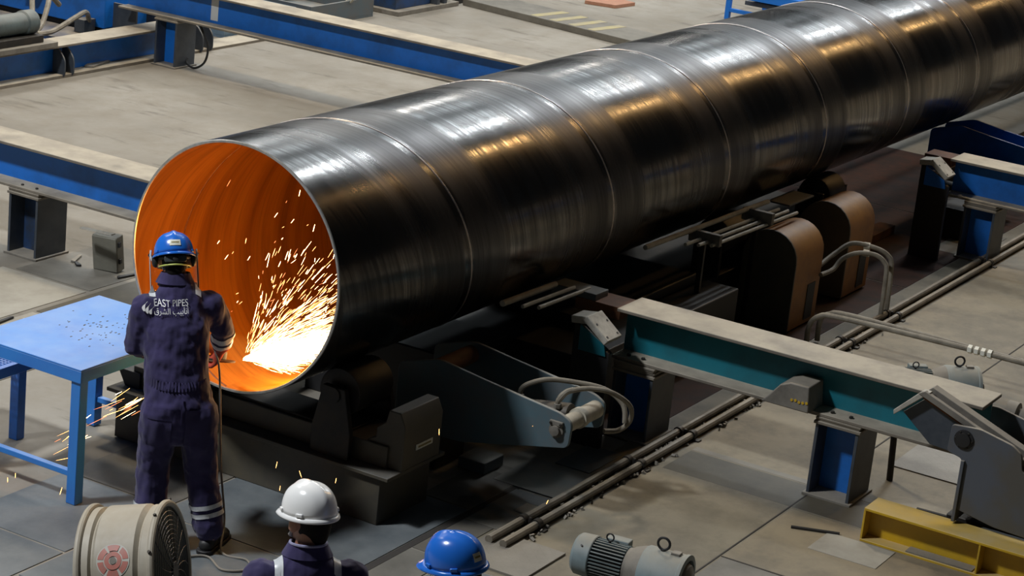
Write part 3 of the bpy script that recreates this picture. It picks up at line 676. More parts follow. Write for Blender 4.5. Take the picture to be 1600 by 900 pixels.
# ------------------------------------------------------------------ yellow beam
t = wthing('yellow_beam', 'yellow painted beam with stiffener ribs lying at the right corner', 'beam', (2.4, -4.4, 0))
Y0, Y1 = -3.25, -6.2
MB().box(2.30, 2.53, Y1, Y0, 0.208, 0.226).build('top_flange', 'yellow_paint', t, bevel=0.003)
MB().box(2.30, 2.53, Y1, Y0, 0.0, 0.018).build('bottom_flange', 'yellow_paint', t, bevel=0.003)
MB().box(2.405, 2.425, Y1, Y0, 0.018, 0.208).build('web', 'yellow_paint', t)
MB().box(2.305, 2.525, Y0 - 0.012, Y0 + 0.002, 0.018, 0.208).build('end_plate', 'yellow_paint', t, bevel=0.002)
for y in (-4.0, -4.75, -5.5): MB().box(2.302, 2.404, y - 0.012, y, 0.018, 0.208).build('stiffener', 'yellow_paint', t, bevel=0.002)
MB().box(2.31, 2.40, -3.98, -3.55, 0.018, 0.026).build('dust_strip', 'dust_grey', t)

# ------------------------------------------------------------------ pivot bracket, lever, drive at the end of the teal beam
t = wthing('pivot_bracket', 'dark blue grey pivot bracket plate at the end of the teal beam', 'bracket', (2.75, -4.0, 0))
prof = rounded([(-3.54, 0.775), (-3.535, 0.60), (-3.635, 0.575), (-3.645, 0.25), (-3.90, 0.20), (-5.2, 0.14), (-5.2, 0.42), (-4.10, 0.565), (-4.015, 0.60), (-3.995, 0.70), (-3.93, 0.745), (-3.72, 0.79)], 0.02)
MB().prism([(a - 0.115, b + 0.07) for a, b in prof], 'X', 2.48, 2.505).build('front_plate', 'bracket_grey', t, bevel=0.003)
MB().prism(prof, 'X', 3.18, 3.205).build('rear_plate', 'bracket_grey', t, bevel=0.003)
MB().box(2.46, 3.22, -3.775, -3.753, 0.24, 0.64).build('edge_plate', 'bracket_grey', t, bevel=0.003)
p = MB().lathe([(0.062, 0.0), (0.062, 0.008), (0.045, 0.010), (0.045, 0.022), (0.02, 0.024)], (2.48, -3.745, 0.77), (-1, 0, 0), 24).build('pivot_pin', 'black', t)
for k in range(6): bolt(p, (2.472, -3.745 + 0.052 * math.cos(k * math.pi / 3), 0.77 + 0.052 * math.sin(k * math.pi / 3)), (-1, 0, 0), 0.007, 0.006)
MB().box(2.66, 3.25, -4.9, -3.66, 0.0, 0.20).build('base_block', 'dark_steel', t, bevel=0.006)
tag(MB().box(2.45, 2.64, -4.25, -3.9, 0.007, 0.20).build('oily_block', 'deck', bevel=0.02), 'oily dark block behind the yellow beam at the right edge', 'block')
tag(MB().lathe([(0.055, 0), (0.06, 0.01), (0.06, 0.10), (0.055, 0.11)], (2.55, -3.72, 0.066), (0.2, -1, 0), 16).build('rubber_roller', 'rubber'), 'small black rubber roller on the floor behind the yellow beam', 'roller')
t = wthing('kicker_lever', 'bent steel kicker lever leaning over the teal beam end', 'lever', (2.6, -3.7, 0))
MB().prism([(-3.26, 0.785), (-3.255, 0.815), (-3.42, 0.985), (-3.47, 0.985), (-3.47, 0.95), (-3.43, 0.945)], 'X', 2.53, 2.58).build('nose', 'pad', t, bevel=0.004)
MB().prism([(-3.40, 0.965), (-3.44, 0.99), (-4.85, 0.45), (-4.84, 0.41)], 'X', 2.52, 2.555).build('rail', 'dust_grey', t, bevel=0.003)
MB().prism([(-3.42, 0.93), (-3.44, 0.965), (-4.85, 0.425), (-4.84, 0.38)], 'X', 2.555, 2.60).build('groove', 'rust', t, bevel=0.002)
MB().prism([(-3.42, 0.965), (-3.46, 1.0), (-4.85, 0.47), (-4.84, 0.41)], 'X', 2.60, 2.675).build('rail', 'dust_grey', t, bevel=0.003)
MB().prism([(-3.30, 0.80), (-3.45, 0.94), (-3.75, 0.83), (-3.75, 0.62), (-3.50, 0.64)], 'X', 2.59, 2.62).build('gusset', 'post_grey', t, bevel=0.003)
t = wthing('drive_gearbox', 'dusty gearbox with coupling behind the teal beam end', 'gearbox', (3.3, -4.1, 0))
MB().lathe([(0.05, 0), (0.085, 0.005), (0.085, 0.075), (0.05, 0.08), (0.05, 0.105), (0.09, 0.11), (0.09, 0.15), (0.06, 0.155), (0.035, 0.16), (0.035, 0.24)], (3.38, -3.72, 0.70), (0, -1, 0), 24).build('coupling', 'dust_grey', t)
MB().lathe([(0.04, 0), (0.095, 0.01), (0.10, 0.05), (0.10, 0.16), (0.095, 0.17), (0.115, 0.18), (0.12, 0.30), (0.10, 0.34)], (3.38, -3.93, 0.70), (0, -1, 0), 24).build('casing', 'dust_grey', t)
p = MB().box(3.30, 3.47, -4.14, -3.97, 0.77, 0.83).build('top_box', 'dust_grey', t, bevel=0.005)
MB().box(3.33, 3.44, -4.11, -4.00, 0.83, 0.842).build('lid', 'pad', p, bevel=0.003)
for x in (3.345, 3.425):
    for y in (-4.095, -4.015): bolt(p, (x, y, 0.842), (0, 0, 1), 0.006, 0.006)
MB().box(3.25, 3.29, -4.07, -4.03, 0.62, 0.77).build('lug', 'dark_steel', t, bevel=0.005)
MB().box(3.30, 3.46, -4.25, -3.95, 0.0, 0.62).build('stand', 'dark_steel', t, bevel=0.005)

# ------------------------------------------------------------------ far left conveyor track and machine
t = wthing('track_beam', 'blue floor track beam with dusty flanges at the upper left', 'beam', (9.0, 8.45, 0))
for (n_, y0, y1, z0, z1, mt) in (('bottom_flange', 8.28, 8.62, 0.0, 0.035, 'beam_flange'), ('web', 8.44, 8.462, 0.035, 0.335, 'blue_paint'), ('top_flange', 8.28, 8.62, 0.335, 0.36, 'beam_flange')):
    MB().box(4.0, 9.9, y0, y1, z0, z1).build(n_, mt, t, bevel=0.004)
MB().box(9.9, 12.6, 8.30, 8.62, 0.0, 0.03).build('end_strip', 'beam_flange', t, bevel=0.003)
for x in (7.92, 8.06, 10.28, 10.46):
    MB().prism(rounded([(8.26, 0.0), (8.26, 0.20), (8.36, 0.31), (8.43, 0.31), (8.43, 0.0)], 0.06), 'X', x, x + 0.02).build('bracket_ear', 'post_grey', t, bevel=0.002)
tag(MB().prism([(8.40, 8.40), (8.47, 8.33), (8.85, 8.42), (8.82, 8.45), (8.5, 8.45)], 'Z', 0.036, 0.06).build('scrap_plate', 'dust_grey', bevel=0.003), 'bent scrap plate lying on the blue track beam flange', 'plate')
t = wthing('conveyor_machine', 'large worn blue machine base behind the track beam', 'machine', (10.2, 11.0, 0))
MB().box(9.5, 10.9, 9.08, 13.5, 0.22, 1.15).build('body', 'blue_paint', t, bevel=0.01)
MB().box(8.9, 9.5, 9.2, 12.0, 0.10, 0.16).build('ledge', 'blue_dark', t, bevel=0.006)
MB().box(9.55, 10.8, 9.15, 13.4, 0.0, 0.22).build('plinth', 'black', t)
for x in (9.62, 10.0):
    MB().box(x, x + 0.03, 8.72, 9.06, 0.0, 0.52).build('leg_plate', 'post_grey', t, bevel=0.003)
MB().box(9.65, 10.0, 8.88, 8.90, 0.0, 0.50).build('leg_web', 'blue_paint', t)
MB().box(9.30, 9.49, 9.2, 9.35, 0.165, 0.32).build('junction_box', 'post_grey', t, bevel=0.005)
MB().box(9.3, 9.5, 10.0, 10.2, 0.42, 0.56).build('cable_box', 'black', t, bevel=0.004)
t = wthing('conveyor_machine', 'blue machine housing with dark underside at the upper left corner', 'machine', (11.9, 10.2, 0))
MB().box(11.2, 12.6, 9.6, 10.8, 0.30, 1.0).build('body', 'blue_paint', t, bevel=0.01)
MB().box(11.3, 12.5, 9.7, 10.7, 0.0, 0.30).build('plinth', 'black', t)
for k, pts in enumerate(([(7.95, 8.72, 0.42), (8.2, 8.85, 0.46), (8.45, 9.0, 0.62), (8.7, 9.2, 0.66), (8.95, 9.28, 0.52)], [(7.95, 8.70, 0.40), (8.3, 8.78, 0.38), (8.8, 8.9, 0.46), (9.2, 9.1, 0.44), (9.4, 9.22, 0.30)], [(7.95, 8.74, 0.41), (8.15, 8.95, 0.55), (8.35, 9.15, 0.75), (8.6, 9.4, 0.85)])):
    tag(MB().tube(smooth_path(pts, 6), 0.03, 8).build('power_cable', 'hose'), ['thick grey cable looping from the corner motor, middle one', 'thick grey cable looping from the corner motor, lowest one', 'thick grey cable rising from the corner motor, topmost one'][k], 'cable', 'cables by the corner motor')
t = wthing('corner_motor', 'grey motor on a thick plate at the upper left edge', 'motor', (7.5, 8.5, 0.36))
MB().box(6.3, 7.78, 8.24, 8.66, 0.36, 0.42).build('mount_plate', 'dust_grey', t, bevel=0.006)
MB().box(6.3, 7.62, 8.30, 8.60, 0.42, 0.50).build('pedestal', 'dark_steel', t, bevel=0.006)
MB().lathe([(0.11, 0), (0.13, 0.02), (0.13, 0.16), (0.115, 0.18), (0.115, 0.8)], (7.60, 8.45, 0.62), (-1, 0, 0), 24).build('body', 'motor_fin', t)
MB().lathe([(0.07, 0), (0.075, 0.01), (0.06, 0.015)], (7.60, 8.45, 0.62), (1, 0, 0), 20).build('end_glass', 'tray_grey', t)
tag(MB().tube(smooth_path([(9.5, 7.72, 0.53), (9.49, 7.58, 0.30), (9.48, 7.60, 0.12), (9.5, 7.75, 0.02), (9.52, 7.88, 0.05), (9.55, 7.90, 0.10)], 8), 0.013, 8).build('black_cable', 'rubber'), 'thin black cable hanging in a loop below the far blue beam', 'cable')

# ------------------------------------------------------------------ trays, block, barrier and stand at the back
def tray(label, x0, x1, y0, y1, h, mat, ring):
    t = wthing('steel_tray', label, 'tray', ((x0 + x1) / 2, (y0 + y1) / 2, 0), 'steel trays at the back')
    w = 0.03
    MB().box(x0, x1, y0, y1, 0.0, 0.03).build('bottom', mat, t)
    for (a, b_, c, d) in ((x0, x0 + w, y0, y1), (x1 - w, x1, y0, y1), (x0 + w, x1 - w, y0, y0 + w), (x0 + w, x1 - w, y1 - w, y1)): MB().box(a, b_, c, d, 0.03, h).build('side', mat, t, bevel=0.004)
    MB().tube([(ring[0] + 0.0, ring[1] + 0.055 * math.cos(a), h + 0.03 + 0.06 * math.sin(a)) for a in [2 * math.pi * q / 16 for q in range(16)]], 0.013, 6, closed=True).build('lifting_ring', 'cream', t)
tray('grey steel tray with lifting ring behind the far blue beam', 12.75, 14.15, 8.50, 9.7, 0.26, 'tray_grey', (13.6, 8.52))
tray('light blue steel tray next to the far blue beam', 11.2, 12.65, 8.66, 9.5, 0.24, 'tray_blue', (12.0, 8.68))
t = wthing('machine_skid', 'dark blue machine skid on wooden runners at the top', 'machine', (15.1, 9.0, 0))
MB().box(14.45, 15.95, 8.30, 10.2, 0.0, 0.06).build('runner', 'dust_grey', t, bevel=0.005)
MB().box(14.55, 15.4, 8.42, 10.0, 0.06, 0.7).build('body', 'blue_dark', t, bevel=0.008)
for x in (15.42, 15.60): MB().box(x, x + 0.07, 8.32, 8.75, 0.06, 0.5).build('upright', 'post_grey', t, bevel=0.004)
MB().box(15.68, 15.9, 8.45, 9.6, 0.06, 0.45).build('side_box', 'dust_grey', t, bevel=0.005)
t = wthing('barrier_plank', 'flat grey plank with faded yellow stripes on the far floor', 'plank', (16.2, 6.5, 0))
A0, A1 = Vector((16.05, 8.30)), Vector((15.35, 4.0)); dv = (A1 - A0); nv = Vector((-dv.y, dv.x)).normalized() * 0.75
if nv.x < 0: nv = -nv
def quad(a, b_, u0=0.0, u1=1.0): return [tuple(A0 + dv * a + nv * u0), tuple(A0 + dv * b_ + nv * u0), tuple(A0 + dv * b_ + nv * u1), tuple(A0 + dv * a + nv * u1)]
MB().prism(quad(0, 1), 'Z', 0.0, 0.09).build('plank', 'plate_grey', t, bevel=0.006)
surf('faded_yellow', (0.34, 0.29, 0.14), (0.28, 0.25, 0.18), 0.6, 0.0, 5.0)
for k in range(4): MB().prism(quad(0.27 + k * 0.075, 0.30 + k * 0.075, 0.04, 0.96), 'Z', 0.09, 0.093).build('stripe', 'faded_yellow', t)
tag(MB().box(16.0, 16.4, 8.38, 8.6, 0.0, 0.10).build('black_wedge', 'black', bevel=0.01), 'small black wedge beside the striped plank end', 'block')
tag(MB().prism([(17.9, 7.4), (18.6, 7.5), (18.5, 6.9), (18.0, 6.95)], 'Z', 0.0, 0.05).build('cardboard_scrap', 'skin', bevel=0.004), 'pinkish flat scrap on the far floor at the top edge', 'scrap')
t = wthing('step_stand', 'bright blue step stand beyond the pipe at the top', 'stand', (19.4, 5.6, 0))
for x, y in ((18.9, 5.62), (20.2, 5.62), (18.9, 4.4), (20.2, 4.4)): MB().box(x - 0.035, x + 0.035, y - 0.035, y + 0.035, 0.0, 0.55).build('leg', 'stand_blue', t, bevel=0.004)
MB().box(18.8, 20.3, 4.3, 5.3, 0.34, 0.46).build('tread', 'stand_blue', t, bevel=0.004)
MB().box(18.87, 18.93, 4.4, 5.62, 0.11, 0.16).build('rail', 'stand_blue', t, bevel=0.003)
MB().box(18.9, 20.2, 5.59, 5.65, 0.50, 0.55).build('rail', 'stand_blue', t, bevel=0.003)
MB().box(18.95, 20.15, 4.45, 5.4, 0.24, 0.30).build('lower_tread', 'post_grey', t, bevel=0.003)

# ------------------------------------------------------------------ control box on the floor by the first beam
t = wthing('control_box', 'grey metal control box leaning on the floor below the left beam', 'box', (3.0, 3.45, 0))
M = Matrix.Translation((3.0, 3.45, 0.0)) @ Matrix.Rotation(R(-8), 4, 'Y') @ Matrix.Rotation(R(10), 4, 'Z')
MB().box(0.0, 0.10, -0.11, 0.11, 0.004, 0.30, M).build('case', 'box_grey', t, bevel=0.006)
MB().box(-0.012, 0.0, -0.108, 0.108, 0.01, 0.295, M).build('door', 'box_grey', t, bevel=0.005)
for z in (0.08, 0.22):
    MB().box(0.01, 0.04, -0.128, -0.11, z, z + 0.04, M).build('latch', 'black', t, bevel=0.003)
    MB().box(0.01, 0.03, 0.11, 0.118, z, z + 0.03, M).build('hinge', 'black', t, bevel=0.002)
for k, (x, y, a, l, mt, lab) in enumerate([(3.05, 3.80, 0.4, 0.10, 'dust_grey', 'small crumpled scrap beside the left beam post'), (2.95, 3.70, 1.0, 0.05, 'black', 'small black scrap left of the control box'), (3.02, 3.24, -0.2, 0.12, 'black', 'thin black strip right of the control box'),
                                           (1.55, 3.45, 0.15, 0.09, 'black', 'short black rod on the floor above the blue table'), (1.45, 3.12, 0.1, 0.16, 'black', 'longer black rod on the floor seam above the blue table'), (1.62, 3.02, 1.4, 0.04, 'pad', 'tiny pale chip on the floor above the blue table')]):
    M = Matrix.Translation((x, y, 0.014)) @ Matrix.Rotation(a, 4, 'Z')
    tag(MB().prism(rounded([(-l, -0.02), (l, -0.012), (l * 0.9, 0.012), (-l * 0.8, 0.022)], 0.01, 2), 'Z', -0.008, 0.008, M).build('floor_scrap', mt, bevel=0.002), lab, 'scrap', 'scraps on the floor')

# ------------------------------------------------------------------ blue work table and perforated step
t = wthing('work_table', 'bright blue steel work table with scuffed top beside the worker', 'table', (-0.1, 0.95, 0))
TX0, TX1, TY0, TY1, TH = -0.69, 0.46, 0.52, 1.38, 0.862
MB().box(TX0, TX1, TY0, TY1, TH - 0.012, TH).build('top', 'table_blue', t, bevel=0.003)
for (a, b_, c, d) in ((TX0, TX0 + 0.008, TY0, TY1), (TX1 - 0.008, TX1, TY0, TY1), (TX0 + 0.008, TX1 - 0.008, TY0, TY0 + 0.008), (TX0 + 0.008, TX1 - 0.008, TY1 - 0.008, TY1)):
    MB().box(a, b_, c, d, TH - 0.085, TH - 0.012).build('apron', 'table_blue', t, bevel=0.002)
for x in (TX0 + 0.01, TX1 - 0.08):
    for y in (TY0 + 0.01, TY1 - 0.08): MB().box(x, x + 0.07, y, y + 0.07, 0.007, TH - 0.013).build('leg', 'table_blue', t, bevel=0.004)
for x in (TX0 + 0.025, TX1 - 0.065): MB().box(x, x + 0.04, TY0 + 0.08, TY1 - 0.08, 0.17, 0.205).build('stretcher', 'table_blue', t, bevel=0.003)
rnd = random.Random(3); mb = MB()
for k in range(70):
    x = rnd.gauss(0.0, 0.18); y = rnd.gauss(0.92, 0.14)
    if not (TX0 < x < TX1 and TY0 < y < TY1): continue
    s = rnd.uniform(0.0015, 0.004); mb.box(x - s * 2, x + s * 2, y - s, y + s, TH, TH + 0.002)
mb.build('grinding_grit', 'plate_dark', t, smooth=False)['kind'] = 'stuff'
t = wthing('perforated_step', 'low blue step platform with perforated top behind the table', 'step', (-0.6, 1.7, 0))
SX0, SX1, SY0, SY1, SH = -1.35, -0.07, 1.42, 2.05, 0.555
for (a, b_, c, d) in ((SX0, SX1, SY0, SY0 + 0.03), (SX0, SX1, SY1 - 0.03, SY1), (SX0, SX0 + 0.03, SY0 + 0.03, SY1 - 0.03), (SX1 - 0.03, SX1, SY0 + 0.03, SY1 - 0.03)): MB().box(a, b_, c, d, SH - 0.07, SH).build('frame_rail', 'step_blue', t, bevel=0.003)
mb = MB(); k = 0
x = SX0 + 0.03
while x < SX1 - 0.03:
    mb.box(x, x + 0.010, SY0 + 0.03, SY1 - 0.03, SH - 0.010, SH - 0.002); x += 0.028
y = SY0 + 0.035
while y < SY1 - 0.03:
    mb.box(SX0 + 0.03, SX1 - 0.03, y, y + 0.010, SH - 0.012, SH - 0.004); y += 0.028
mb.build('mesh_top', 'step_blue', t, smooth=False)['kind'] = 'stuff'
for x in (SX0 + 0.005, SX1 - 0.075):
    for y in (SY0 + 0.06, SY1 - 0.10): MB().box(x, x + 0.07, y, y + 0.07, 0.0, SH - 0.07).build('leg', 'step_blue', t, bevel=0.004)

# ------------------------------------------------------------------ drum fan
FANC = Vector((-1.83, -0.86, 0.40))
t = thing('drum_fan', 'dusty beige drum fan with red flower emblem, black wire grille', 'fan', (FANC.x, FANC.y, 0.006), 0)
fx = Vector((0.42, -0.906, 0.0)).normalized(); fa = (fx + Vector((0, 0, 0.20))).normalized()
fo = Vector((0, 0, FANC.z))
FR = 0.345
MB().lathe([(FR - 0.012, -0.19), (FR, -0.19), (FR, -0.135), (FR - 0.02, -0.125), (FR - 0.02, -0.12), (FR + 0.005, -0.10), (FR + 0.005, 0.10), (FR - 0.02, 0.12), (FR - 0.02, 0.125), (FR, 0.135), (FR, 0.19), (FR - 0.012, 0.19), (FR - 0.035, 0.11), (FR - 0.035, -0.11)], fo, fa, 72).build('drum', 'fan_beige', t)
me = bpy.data.objects['drum'].data; bm = bmesh.new(); bm.from_mesh(me); bmesh.ops.delete(bm, geom=[f for f in bm.faces if len(f.verts) > 8], context='FACES'); bm.to_mesh(me); bm.free()
e1 = (Vector((0, 0, 1)) - fa * fa.z).normalized(); e2 = fa.cross(e1)
def fp(r_, a, h): return fo + fa * h + (e1 * math.cos(a) + e2 * math.sin(a)) * r_
for h in (-0.19, 0.19):
    MB().tube([fp(FR + 0.004, 2 * math.pi * q / 72, h) for q in range(72)], 0.018, 10, closed=True).build('rolled_rim', 'fan_beige', t)
for sgn in (1, -1):
    h = 0.192 * sgn
    g = MB()
    g.tube([fp(FR - 0.015, 2 * math.pi * q / 60, h) for q in range(60)], 0.006, 6, closed=True)
    gr = g.build('grille', 'black', t)
    mb = MB()
    for k in range(12):
        r_ = 0.05 + k * 0.0235
        mb.tube([fp(r_, 2 * math.pi * q / 44, h + 0.028 * (1 - (r_ / FR) ** 2) * sgn) for q in range(44)], 0.0024, 5, closed=True)
    mb.build('grille_rings', 'ratchet', gr)
    mb = MB()
    for k in range(20):
        a = 2 * math.pi * k / 20
        mb.tube([fp(r_, a + (FR - r_) * 1.2, h + 0.030 * (1 - (r_ / FR) ** 2) * sgn) for r_ in (0.03, 0.1, 0.17, 0.24, FR - 0.015)], 0.0024, 5)
    mb.build('grille_spokes', 'black', gr)
    MB().lathe([(0.055, 0), (0.05, 0.008)], fo + fa * (h + 0.024 * sgn), fa * sgn, 20).build('badge', 'black', gr)
MB().lathe([(0.08, -0.09), (0.085, -0.08), (0.085, 0.06), (0.06, 0.08)], fo, fa, 24).build('motor', 'black', t)
for k in range(5):
    a = 2 * math.pi * k / 5
    M = Matrix.Translation(fo) @ Matrix((tuple((e1 * math.cos(a) + e2 * math.sin(a))) + (0,), tuple((e2 * math.cos(a) - e1 * math.sin(a))) + (0,), tuple(fa) + (0,), (0, 0, 0, 1))).transposed()
    MB().prism(rounded([(0.08, -0.03), (0.28, -0.07), (0.29, 0.06), (0.08, 0.03)], 0.03), 'Z', -0.003, 0.003, M @ Matrix.Rotation(R(28), 4, 'X')).build('blade', 'ratchet', t)
# emblem on the drum side that faces the camera
def arcpatch(mb, r0, r1, a0, a1, ac, hc, n=10):
    vs = []; fs = []
    for i in range(n + 1):
        a = a0 + (a1 - a0) * i / n
        for rr in (r0, r1):
            vs.append(fp(FR + 0.0075, ac + rr * math.sin(a) / FR, hc + rr * math.cos(a)))
    for i in range(n): fs.append((2 * i, 2 * i + 1, 2 * i + 3, 2 * i + 2))
    mb.add(vs, fs)
view = Vector((-0.79, -0.49, 0.0)); AC = math.atan2(view.dot(e2), view.dot(e1))
AC = AC * 0.62
em = MB(); arcpatch(em, 0.0, 0.086, 0, 2 * math.pi, AC, 0.0, 40); emb = em.build('emblem', 'fan_pale', t)
def lift(o): 
    for v in o.data.vertices: v.co += (v.co - fo - fa * (v.co - fo).dot(fa)).normalized() * 0.0012
mb = MB()
for k in range(6): arcpatch(mb, 0.050, 0.080, 2 * math.pi * k / 6 + 0.10, 2 * math.pi * (k + 1) / 6 - 0.10, AC, 0.0)
lift(mb.build('emblem_petals', 'fan_red', emb))
mb = MB(); arcpatch(mb, 0.022, 0.045, 0, 2 * math.pi, AC, 0.0, 32); lift(mb.build('emblem_ring', 'fan_red', emb))
mb = MB(); arcpatch(mb, 0.0, 0.018, 0, 2 * math.pi, AC, 0.0, 20); lift(mb.build('emblem_centre', 'dust_grey', emb))
# U-shaped stand
side = fx.cross(Vector((0, 0, 1)))
for h, nm in ((0.22, 'stand'), (-0.22, 'stand')):
    pass
st = MB().tube(smooth_path([fo + fx * 0.0 + side * (FR + 0.03) + Vector((0, 0, 0.0)), fo + side * (FR + 0.03) + Vector((0, 0, -FANC.z + 0.05)), side * (FR - 0.02) + Vector((0, 0, 0.022)), -side * (FR - 0.02) + Vector((0, 0, 0.022)), fo - side * (FR + 0.03) + Vector((0, 0, -FANC.z + 0.05)), fo - side * (FR + 0.03)], 6), 0.016, 8).build('stand', 'black', t)
for sgn in (1, -1):
    MB().tube([side * sgn * (FR - 0.05) + fx * 0.25 + Vector((0, 0, 0.018)), side * sgn * (FR - 0.05) - fx * 0.25 + Vector((0, 0, 0.018))], 0.016, 8).build('stand_foot', 'black', t)
    MB().lathe([(0.028, 0), (0.028, 0.03), (0.02, 0.035)], fo + side * sgn * (FR + 0.028), side * sgn, 10).build('tilt_knob', 'black', t)
for q in (0.3, 0.9, 1.6, -0.5):
    bolt(t, fp(FR + 0.02, q, 0.19), (e1 * math.cos(q) + e2 * math.sin(q)), 0.009, 0.012)
# ------------------------------------------------------------------ people
CL = bpy.data.textures.new('folds', 'CLOUDS'); CL.noise_scale = 0.07; CL.noise_depth = 2
def limb(mb, secs, n=20, lat=(0, 1, 0)):
    """closed loft: secs = (centre, half width along lat, half depth)"""
    P = [Vector(s_[0]) for s_ in secs]; k = len(P); lat = Vector(lat)
    rings = []
    for i in range(k):
        T = (P[min(i + 1, k - 1)] - P[max(i - 1, 0)]).normalized()
        e1 = (lat - T * lat.dot(T)).normalized(); e2 = T.cross(e1)
        rings.append((P[i], T, e1, e2, secs[i][1], secs[i][2]))
    full = []
    p, T, e1, e2, a, b_ = rings[0]
    for s_, q in ((0.45, 0.85), (0.85, 0.5)): full.insert(0, (p - T * min(a, b_) * s_ * 0.9, T, e1, e2, a * q, b_ * q))
    full += rings
    p, T, e1, e2, a, b_ = rings[-1]
    for s_, q in ((0.45, 0.85), (0.85, 0.5)): full.append((p + T * min(a, b_) * s_ * 0.9, T, e1, e2, a * q, b_ * q))
    vs = []; fs = []
    for (p, T, e1, e2, a, b_) in full:
        for j in range(n):
            t_ = 2 * math.pi * j / n; vs.append(p + e1 * a * math.cos(t_) + e2 * b_ * math.sin(t_))
    m_ = len(full)
    for i in range(m_ - 1):
        for j in range(n): fs.append((i * n + j, i * n + (j + 1) % n, (i + 1) * n + (j + 1) % n, (i + 1) * n + j))
    fs += [list(range(n))[::-1], [(m_ - 1) * n + j for j in range(n)]]
    mb.add(vs, fs)
def ball(mb, c, rx, ry, rz, n=16, M=None):
    c = Vector(c); vs = []; fs = []; m_ = 10
    for i in range(m_ + 1):
        ph = math.pi * i / m_
        for j in range(n):
            t_ = 2 * math.pi * j / n
            v = Vector((rx * math.sin(ph) * math.cos(t_), ry * math.sin(ph) * math.sin(t_), rz * math.cos(ph))) + c
            vs.append(M @ v if M is not None else v)
    for i in range(m_):
        for j in range(n): fs.append((i * n + j, i * n + (j + 1) % n, (i + 1) * n + (j + 1) % n, (i + 1) * n + j))
    mb.add(vs, fs)
def fuse(o, vox, it=4, disp=0.0):
    """one continuous surface from overlapping lofts"""
    r_ = o.modifiers.new('remesh', 'REMESH'); r_.mode = 'VOXEL'; r_.voxel_size = vox; r_.use_smooth_shade = True
    s_ = o.modifiers.new('smooth', 'SMOOTH'); s_.factor = 0.5; s_.iterations = it
    if disp:
        d_ = o.modifiers.new('folds', 'DISPLACE'); d_.texture = CL; d_.strength = disp; d_.mid_level = 0.5; d_.texture_coords = 'LOCAL'
    return o
def lerp(a, b_, t_): return Vector(a).lerp(Vector(b_), t_)
def hand(mb, wrist, d, n_, side, curl=0.5, sc=1.0):
    """palm, four fingers, thumb. d finger direction, n_ palm normal (towards what is held), side +1: thumb on d x n side"""
    w = Vector(wrist); d = Vector(d).normalized(); n_ = Vector(n_); n_ = (n_ - d * n_.dot(d)).normalized(); ac = d.cross(n_) * side
    limb(mb, [(w - d * 0.02, 0.030 * sc, 0.024 * sc), (w + d * 0.02, 0.034 * sc, 0.022 * sc), (w + d * 0.06 * sc, 0.042 * sc, 0.018 * sc), (w + d * 0.088 * sc, 0.041 * sc, 0.014 * sc)], 14, ac)
    for k, (off, ln) in enumerate(((0.030, 0.078), (0.010, 0.086), (-0.011, 0.080), (-0.031, 0.062))):
        p = w + d * 0.085 * sc + ac * off * sc; a = curl * 0.6; pts = [p - d * 0.012]; q = p
        for s_ in (0.45, 0.32, 0.23):
            dr = d * math.cos(a) + n_ * math.sin(a); q = q + dr * ln * s_ * sc; pts.append(q); a += curl * 1.05
        limb(mb, [(pts[i], (0.0098 - 0.0009 * i) * sc, (0.0098 - 0.0009 * i) * sc) for i in range(4)], 10, ac)
    p = w + d * 0.025 * sc + ac * 0.030 * sc; pts = [p]
    for dr, ln in ((ac * 0.75 + d * 0.55 + n_ * 0.25, 0.040), (ac * 0.25 + d * 0.75 + n_ * 0.55, 0.034), (d * 0.75 + n_ * 0.75 - ac * 0.15, 0.026)):
        p = p + dr.normalized() * ln * sc; pts.append(p)
    limb(mb, [(pts[i], (0.0125 - 0.001 * i) * sc, (0.0125 - 0.001 * i) * sc) for i in range(4)], 10, n_)
HEADSEC = [(-0.118, 0.078, -0.035, 0.026), (-0.105, 0.088, -0.01, 0.042), (-0.08, 0.092, 0.030, 0.056), (-0.05, 0.093, 0.062, 0.066), (-0.02, 0.094, 0.080, 0.072),
           (0.01, 0.093, 0.090, 0.075), (0.04, 0.092, 0.095, 0.077), (0.07, 0.085, 0.090, 0.073), (0.095, 0.066, 0.074, 0.060), (0.112, 0.036, 0.042, 0.034)]
def headshape(mb, M, grow=0.0, zmin=-1, front=None):
    n = 28; vs = []; fs = []; k = 0
    for (z, f, bk, w_) in HEADSEC:
        if z < zmin: continue
        fr = f if front is None else min(f, front(z)); k += 1
        for j in range(n):
            t_ = 2 * math.pi * j / n; c_, s_ = math.cos(t_), math.sin(t_)
            xx = (fr if c_ > 0 else bk) * abs(c_) ** 0.85 * (1 if c_ > 0 else -1); yy = w_ * (abs(s_) ** 0.9) * (1 if s_ > 0 else -1)
            v = Vector((xx * (1 + grow), yy * (1 + grow), z + (grow * 0.1 if z > 0 else 0))); vs.append(M @ v)
    for i in range(k - 1):
        for j in range(n): fs.append((i * n + j, i * n + (j + 1) % n, (i + 1) * n + (j + 1) % n, (i + 1) * n + j))
    fs += [list(range(n))[::-1], [(k - 1) * n + j for j in range(n)]]
    mb.add(vs, fs)
